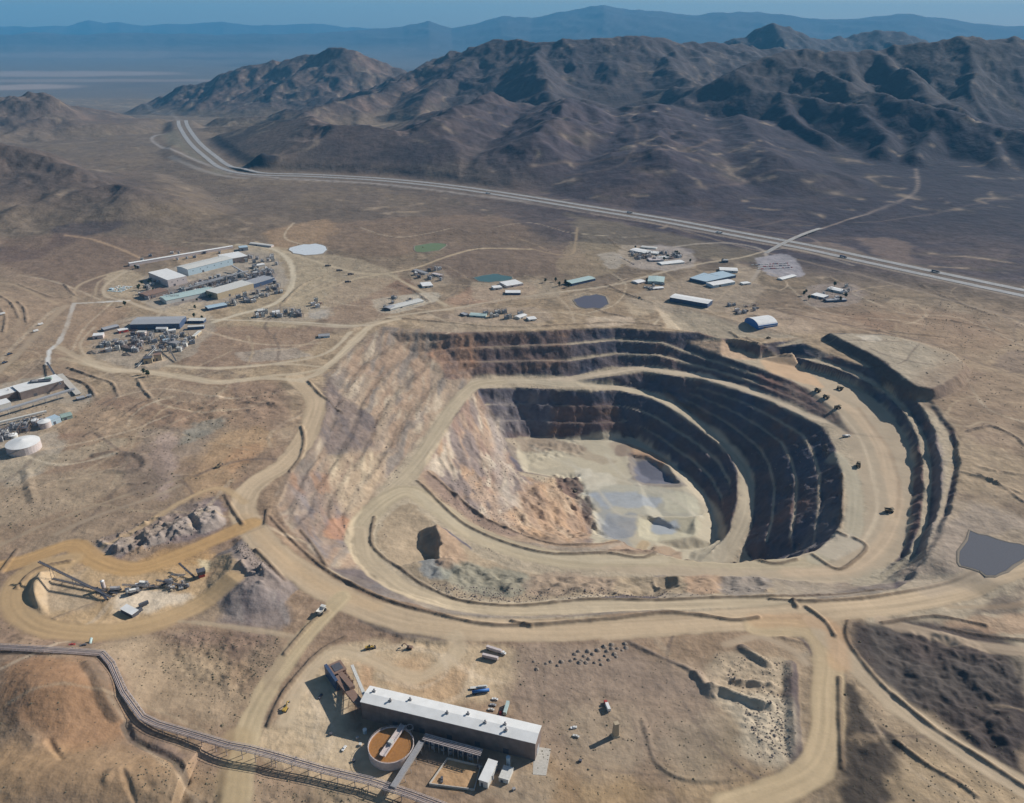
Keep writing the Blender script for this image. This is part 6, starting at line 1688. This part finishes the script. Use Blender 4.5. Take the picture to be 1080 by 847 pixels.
crowd([(105,360),(140,352),(200,352),(205,362),(190,372),(150,372),(100,372)], 52, 'one of many small units crowded in front of the long dark shed', 'equipment crowded on the terrace plant')
crowd([(270,328),(320,328),(322,335),(272,336)], 14, 'one of the small units scattered beside the pale pad road', 'equipment beside the pale pad')
crowd([(0,455),(40,442),(48,446),(20,458),(0,466)], 20, 'one of the small units crowded behind the large domed tank', 'equipment behind the domed tank')
crowd([(436,284),(464,284),(470,296),(440,298)], 10, 'one of the small units scattered at the crossroads', 'equipment at the crossroads')
crowd([(664,268),(718,268),(722,276),(670,276)], 26, 'one of the small units between the offices of the office cluster', 'equipment at the office cluster')
crowd([(488,328),(520,328),(560,332),(560,338),(490,336)], 8, 'one of the small units lying about the pit rim yard', 'equipment on the pit rim yard')
crowd([(112,620),(200,612),(204,618),(190,624),(150,628),(116,632)], 22, 'one of the small framed units packed along the crushing plant', 'small units along the crushing plant', .42)
crowd([(500,806),(540,812),(536,822),(512,822)], 9, 'one of the small framed units between the narrow white shed and the mill wall', 'small units below the mill wall', .28)
crowd([(130,276),(160,270),(240,262),(240,268),(165,282)], 14, 'one of the small units under the long white gallery', 'equipment under the long gallery', .8)
crowd([(330,318),(342,318),(342,326),(330,326)], 4, 'one of the small units east of the upper left complex', 'equipment east of the complex')
crowd([(768,322),(800,322),(800,332),(770,332)], 9, 'one of the small dark units north of the arched shed', 'equipment north of the arched shed', .8)
crowd([(855,304),(895,302),(896,318),(858,318)], 10, 'one of the small units around the right-hand building group', 'equipment by the right building group', .8)
crowd([(672,296),(702,298),(704,306),(676,306)], 6, 'one of the small units around the turquoise roof', 'equipment by the turquoise roof', .7)
crowd([(400,315),(440,312),(440,318),(404,326)], 8, 'one of the small units in the pale warehouse yard', 'equipment in the warehouse yard', .7)
# ponds
def pond(pts, z, colr, label, lip='conc', name='pond', rgh=.15, depth=1.2):
    w_ = curve([hit([q])[0] for q in pts+[pts[0]]], 3)[:-1]; zz = float(np.median([gz(a[0], a[1]) for a in w_]))+.5
    cx = sum(a[0] for a in w_)/len(w_); cy = sum(a[1] for a in w_)/len(w_)
    t = thing(name, label, 'pond', (cx, cy, zz))
    rp_ = random.Random(len(label)); w_ = [(a[0]+rp_.uniform(-2.5,2.5), a[1]+rp_.uniform(-5,5), a[2]) for a in w_]
    n = len(w_); m = mat('pond_'+name+label[:14], colr, rgh, spec=.5)
    MB().add([(a[0]-cx, a[1]-cy, 0) for a in w_], [tuple(range(n))]).build('water', m, t)
    v = []; f = []
    for a in w_:
        dx, dy = a[0]-cx, a[1]-cy; r_ = math.hypot(dx, dy)
        for k, h in ((0,-.3),(1.,.15),(2.5,.15),(6,-1.5)): v.append((dx*(1+k/r_), dy*(1+k/r_), h))
    for i in range(n):
        j = (i+1) % n
        for k in range(3): f.append((i*4+k, j*4+k, j*4+k+1, i*4+k+1))
    MB().add(v, f).build('bank', lip, t)
M['bank'] = mat('earth_bank', (.24,.20,.155), .95)
pond([(305,262),(320,258),(338,258),(345,262),(340,267),(322,269),(310,267)], 0, (.66,.68,.68), 'pale white lined pond right of the upper left complex', 'bank', rgh=.4)
pond([(438,260),(455,257),(470,258),(462,264),(440,266)], 0, (.15,.19,.08), 'green algae pond near the crossroads', 'bank', rgh=.5)
pond([(500,293),(515,290),(530,290),(540,294),(525,297),(505,297)], 0, (.07,.13,.115), 'teal pond above the white-roofed houses', 'bank', rgh=.3)
pond([(606,316),(618,312),(634,312),(640,318),(636,324),(620,325),(608,322)], 0, (.11,.09,.10), 'round dark purple settling pond beside the road', 'bank', rgh=.3)
pond([(1022,560),(1050,568),(1085,580),(1070,596),(1048,608),(1030,600),(1011,592)], 0, (.10,.10,.115), 'dark grey lined pond at the right edge', 'bank', rgh=.95)

# ---------------------------------------------------------------- parked cars
def car_row(a, b, n, rz, lab, grp, cols, rows=1, dr=7.):
    A, B = hit([a, b]); rg = random.Random(int(a[0]))
    ang = math.atan2(B[1]-A[1], B[0]-A[0])
    for r_ in range(rows):
        for i in range(n):
            if rg.random() < .12: continue
            x = A[0]+(B[0]-A[0])*i/(n-1)-math.sin(ang)*dr*r_; y = A[1]+(B[1]-A[1])*i/(n-1)+math.cos(ang)*dr*r_
            car((x, y, gz(x, y)), ang+PI/2+rg.uniform(-.04,.04), lab, rg.choice(cols), grp)
car_row((114,307),(128,308), 10, 0, 'one of the pale blue cars crowded in the small car park left of the complex', 'cars in the left car park', ['lblue','lblue','teal','white'], 5, 9)
car_row((800,284),(838,282), 26, 0, 'one of the parked cars in rows on the purple-grey car park near the highway', 'cars in the highway car park', ['white','navy','grey','offwhite','red'], 3, 18)
car_row((655,272),(668,279), 8, 0, 'one of the cars on the small lot left of the office cluster', 'cars left of the offices', ['white','grey','navy'], 1, 8)
for p, l in [((345,281),'dark truck nearest the pale white pond on the road'),((357,286),'second dark truck along the road past the pale white pond'),((369,290),'third dark truck along the road past the pale white pond'),((366,298),'lone truck below the road past the pale white pond'),((778,330),'left of three dark trucks parked north of the pit'),((785,329),'middle of three dark trucks parked north of the pit'),((796,326),'right of three dark trucks parked north of the pit')]:
    trailer(at(*p), .3, l, 10, 'dgrey', 'box', 'dgrey', 'dark trucks on the site roads', 'dark_truck', 'truck')

# ================================================================ highway: two carriageways with lane lines and shoulders
def sweep(name, pts, wd, dz, m, lat=0.):
    v = []; f = []; n = len(pts)
    for i, p in enumerate(pts):
        a = pts[max(0,i-1)]; b = pts[min(n-1,i+1)]; dx, dy = b[0]-a[0], b[1]-a[1]; L = math.hypot(dx, dy)+1e-9; nx, ny = -dy/L, dx/L
        for s in (-1, 1):
            q = lat+s*wd/2; v.append((p[0]+nx*q, p[1]+ny*q, p[2]+dz))
    f = [(i*2, i*2+1, i*2+3, i*2+2) for i in range(n-1)]
    return v, f
def highway():
    w_ = curve([P(x, y, HWZ) for x, y in HW], 14); pts = []
    zs = np.array([gz(x, y) for x, y, z in w_])
    k = np.ones(9)/9; zs2 = np.convolve(np.pad(zs, 4, 'edge'), k, 'valid')
    # keep the deck above the land across its whole width
    for (x, y, z), zz in zip(w_, zs2): pts.append((x, y, zz))
    for it, lat in enumerate((-22, 22)):
        P2 = []
        for i, p in enumerate(pts):
            a = pts[max(0,i-1)]; b = pts[min(len(pts)-1,i+1)]; dx, dy = b[0]-a[0], b[1]-a[1]; L = math.hypot(dx, dy)+1e-9
            g = max(gz(p[0]-dy/L*(lat+q), p[1]+dx/L*(lat+q)) for q in (-11, 0, 11)); P2.append(max(g, HWZ-1)+.4)
        P2 = np.convolve(np.pad(np.array(P2), 3, 'edge'), np.ones(7)/7, 'valid')+.25
        pp = [(p[0], p[1], z) for p, z in zip(pts, P2)]
        v, f = sweep('highway', pp, 20, 0, None, lat)
        o = MB().add(v, f)
        # bed below the deck edges
        v2, f2 = sweep('h', pp, 26, -1.2, None, lat); o.add(v2, f2)
        o.build('highway', M['asph'])['kind'] = 'structure'
        for ll, ww in ((-8,.4),(8,.4),(0,.3)):
            v, f = sweep('l', pp, ww, .05, None, lat+ll); MB().add(v, f).build('lane_line', 'white')['kind'] = 'structure'
        globals()['DECK%d' % it] = (pp, lat)
M['asph'] = mat('worn_highway_surface', (.32,.31,.30), .8, sc=.05)
highway()
def on_deck(it, q):
    pp, lat = globals()['DECK%d' % it]; i = int(q*(len(pp)-2)); a = pp[i]; b = pp[i+1]; dx, dy = b[0]-a[0], b[1]-a[1]; L = math.hypot(dx, dy)
    return (a[0]-dy/L*(lat-3), a[1]+dx/L*(lat-3), a[2]+.1), math.atan2(dy, dx)
for it, q, l, c, k in [(0,.86,'dark semi truck on the near highway carriageway right of the bridge','navy','t'),(1,.93,'dark green-grey truck on the far highway carriageway near the right edge','dgrey','t'),(0,.74,'white semi truck on the near carriageway left of the bridge','white','t'),(1,.66,'grey semi truck on the far carriageway above the office cluster','grey','t'),(0,.55,'pale semi truck on the near carriageway above the green pond','offwhite','t')]:
    loc, an = on_deck(it, q); trailer(loc, an, l, 14, c, 'box', 'dgrey', 'trucks on the highway', 'semi_truck', 'truck')
# bridge carrying the side road over the highway
def bridge():
    A, B = hit([(808,267),(866,241)]); ang = math.atan2(B[1]-A[1], B[0]-A[0]); L = math.hypot(B[0]-A[0], B[1]-A[1]); h = 7.
    t = thing('road_bridge', 'pale concrete road bridge crossing over the highway', 'bridge', (A[0], A[1], A[2]), ang)
    zB = B[2]-A[2]
    n = 14; v = []; f = []
    for i in range(n+1):
        q = i/n; z = zB*q+h*math.sin(PI*min(1, max(0, q)))**.7+.3
        for y, dz in ((-5,-1.2),(-5,0),(5,0),(5,-1.2)): v.append((L*q, y, z+dz))
    for i in range(n):
        for k in range(4): f.append((i*4+k, i*4+(k+1) % 4, i*4+4+(k+1) % 4, i*4+4+k))
    MB().add(v, f).build('deck', 'asph', t)
    for s in (-4.8, 4.8):
        r_ = MB()
        for i in range(n): r_.bar((L*i/n, s, v[i*4+1][2]+.5), (L*(i+1)/n, s, v[i*4+5][2]+.5), .35, 1.1)
        r_.build('parapet', 'conc', t)
    for q in (.3, .5, .7): MB().box(L*q, 0, h/2-1+zB*q, 1.4, 8, h).build('pier', 'conc', t)
bridge()

# ================================================================ trees, scrub and stones
def tree_parts(k):
    r = random.Random(100+k); tm = MB(); tm.cyl(0,0,-.5,3.2,.32,.18,8)
    for i in range(5): a = T_*i/5+r.uniform(-.3,.3); tm.bar((0,0,2.2+i*.2),(math.cos(a)*1.8,math.sin(a)*1.8,4.6+r.uniform(-.4,.8)),.16)
    cm = MB()
    for c in range(34):
        a = r.uniform(0,T_); q = r.uniform(0,2.6); z = r.uniform(2.8,7.6); q *= 1-abs(z-4.8)/4.2
        x, y = math.cos(a)*q, math.sin(a)*q
        for i in range(13):
            d = Vector((r.gauss(0,1),r.gauss(0,1),r.gauss(0,.8))); d.normalize(); p = Vector((x,y,z))+d*r.uniform(.3,.95); s = r.uniform(.22,.45)
            u = Vector((r.gauss(0,1),r.gauss(0,1),r.gauss(0,1))).normalized()*s; w_ = u.cross(d).normalized()*s
            cm.add([p-u-w_, p+u-w_, p+u+w_, p-u+w_], [(0,1,2,3)])
    return tm, cm
PT = []
for k in range(3):
    tm, cm = tree_parts(k); PT.append((tm, cm))
def place_trees(spots, lab, grp):
    rg = random.Random(len(spots))
    for i, (px, py) in enumerate(spots):
        k = i % 3; x, y, z = at(px, py)
        if k not in TREE:
            t = thing('desert_tree', lab, 'tree', (x, y, z), rg.uniform(0,6), grp)
            PT[k][0].build('trunk', 'wood', t); PT[k][1].build('crown', 'leaf', t); TREE[k] = t
        else:
            t = copy_thing(TREE[k], (x, y, z), rg.uniform(0,6), lab); t['group'] = grp
        s = rg.uniform(.9,1.5); t.scale = (s*1.1, s*1.1, s)
TREE = {}
place_trees([(143,284),(147,303),(150,300),(146,306),(153,306),(158,300),(162,308),(219,312),(222,315),(226,313),(206,326),(208,318)], 'one of the dark green trees among the buildings of the upper left complex', 'trees in the upper left complex')
place_trees([(712,268),(714,269),(716,270),(692,272),(700,275),(704,272),(728,277),(762,276),(670,262)], 'one of the dark trees around the office cluster near the highway', 'trees around the offices')
place_trees([(848,312),(850,309),(853,316),(886,318),(892,314),(880,302)], 'one of the dark trees around the small building group on the right', 'trees by the right building group')
place_trees([(590,302),(596,300),(600,303),(586,297),(575,298)], 'one of the green bushes and trees by the pale green-roofed building', 'trees by the green-roofed building')
place_trees([(152,395),(156,397),(132,323),(205,335),(213,338)], 'one of the dark trees around the terrace plant', 'trees by the terrace plant')

def scatter(name, n, boxes, sz, m, label, cat, seed, keep=None, kind='blob', cls_ok=(0,)):
    r = np.random.default_rng(seed); V = []; F = []; c = 0
    base = [(0,0,1),(1,0,.25),(.3,.95,.3),(-.8,.6,.2),(-.8,-.6,.3),(.3,-.95,.25)]; bf = [(0,1,2),(0,2,3),(0,3,4),(0,4,5),(0,5,1)]
    bot = [(1,0,-.3),(.3,.95,-.3),(-.8,.6,-.3),(-.8,-.6,-.3),(.3,-.95,-.3)]
    per = int(n/len(boxes))
    for b in boxes:
        w_ = [P(*q, 0)[:2] for q in b]
        xs = [q[0] for q in w_]; ys = [q[1] for q in w_]
        X = r.uniform(min(xs), max(xs), per*3).astype(np.float32); Y = r.uniform(min(ys), max(ys), per*3).astype(np.float32)
        ok = poly_sd(X, Y, w_) > 0
        kk = NEAR.K[np.clip(((Y-NEAR.y0)/NEAR.d).astype(int),0,NEAR.ny-1), np.clip(((X-NEAR.x0)/NEAR.d).astype(int),0,NEAR.nx-1)]
        ok &= np.isin(kk, cls_ok); ok &= (fbm(X, Y, 60, 3, seed % 6) > r.uniform(-.5, .3, len(X)))
        X = X[ok][:per]; Y = Y[ok][:per]; Z = NEAR.samp(NEAR.Z, X, Y)
        for x, y, z in zip(X.tolist(), Y.tolist(), Z.tolist()):
            s = sz*math.exp(r.normal(0, .35)); a = r.uniform(0, 6.28); ca, sa = math.cos(a)*s, math.sin(a)*s; sq = r.uniform(.6, 1.)
            n0 = len(V)
            for p in base+bot: V.append((x+p[0]*ca-p[1]*sa, y+p[0]*sa+p[1]*ca, z+p[2]*s*sq))
            F += [tuple(i+n0 for i in q) for q in bf]
            for i in range(5): F.append((n0+1+i, n0+6+i, n0+6+(i+1) % 5, n0+1+(i+1) % 5))
    me = bpy.data.meshes.new(name); me.from_pydata(V, [], F); me.materials.append(M[m]); o = bpy.data.objects.new(name, me); C.objects.link(o)
    tag(o, label, cat, None, 'stuff')
LOWER = [[(0,660),(150,668),(300,665),(250,847),(0,847)],[(540,680),(750,690),(840,700),(840,820),(560,847)],[(170,665),(300,668),(260,760),(170,720)],[(890,660),(1080,650),(1080,847),(890,847)],[(150,800),(400,830),(380,847),(150,847)]]
UP = [[(0,430),(300,410),(250,520),(0,570)],[(300,230),(700,260),(650,330),(330,330)],[(850,300),(1080,330),(1080,480),(1000,430)],[(0,200),(300,200),(150,260),(0,300)]]
scatter('desert_scrub', 2600, LOWER, .45, 'scrub', 'low dry scrub scattered over the bare ground', 'scrub', 3)
scatter('distant_scrub', 2400, UP, .8, 'scrub', 'low dry scrub on the ground beyond the pit', 'scrub', 4)
scatter('loose_rock', 1100, [[(96,570),(160,545),(225,526),(240,548),(190,570),(118,594)],[(246,583),(268,573),(290,600),(280,618)],[(755,688),(830,700),(835,800),(800,800)]], .6, 'prock', 'loose brown rock rubble on the spoil heaps', 'rubble', 5)
scatter('pit_rubble', 4000, [[(450,350),(600,350),(600,460),(520,460)],[(345,395),(450,400),(400,560),(300,560)],[(450,490),(530,420),(560,520),(520,560)],[(620,350),(880,440),(880,590),(780,590)],[(450,600),(810,609),(815,626),(480,628)]], .65, 'prock', 'loose rock rubble on the pit walls', 'rubble', 6, cls_ok=(1,))
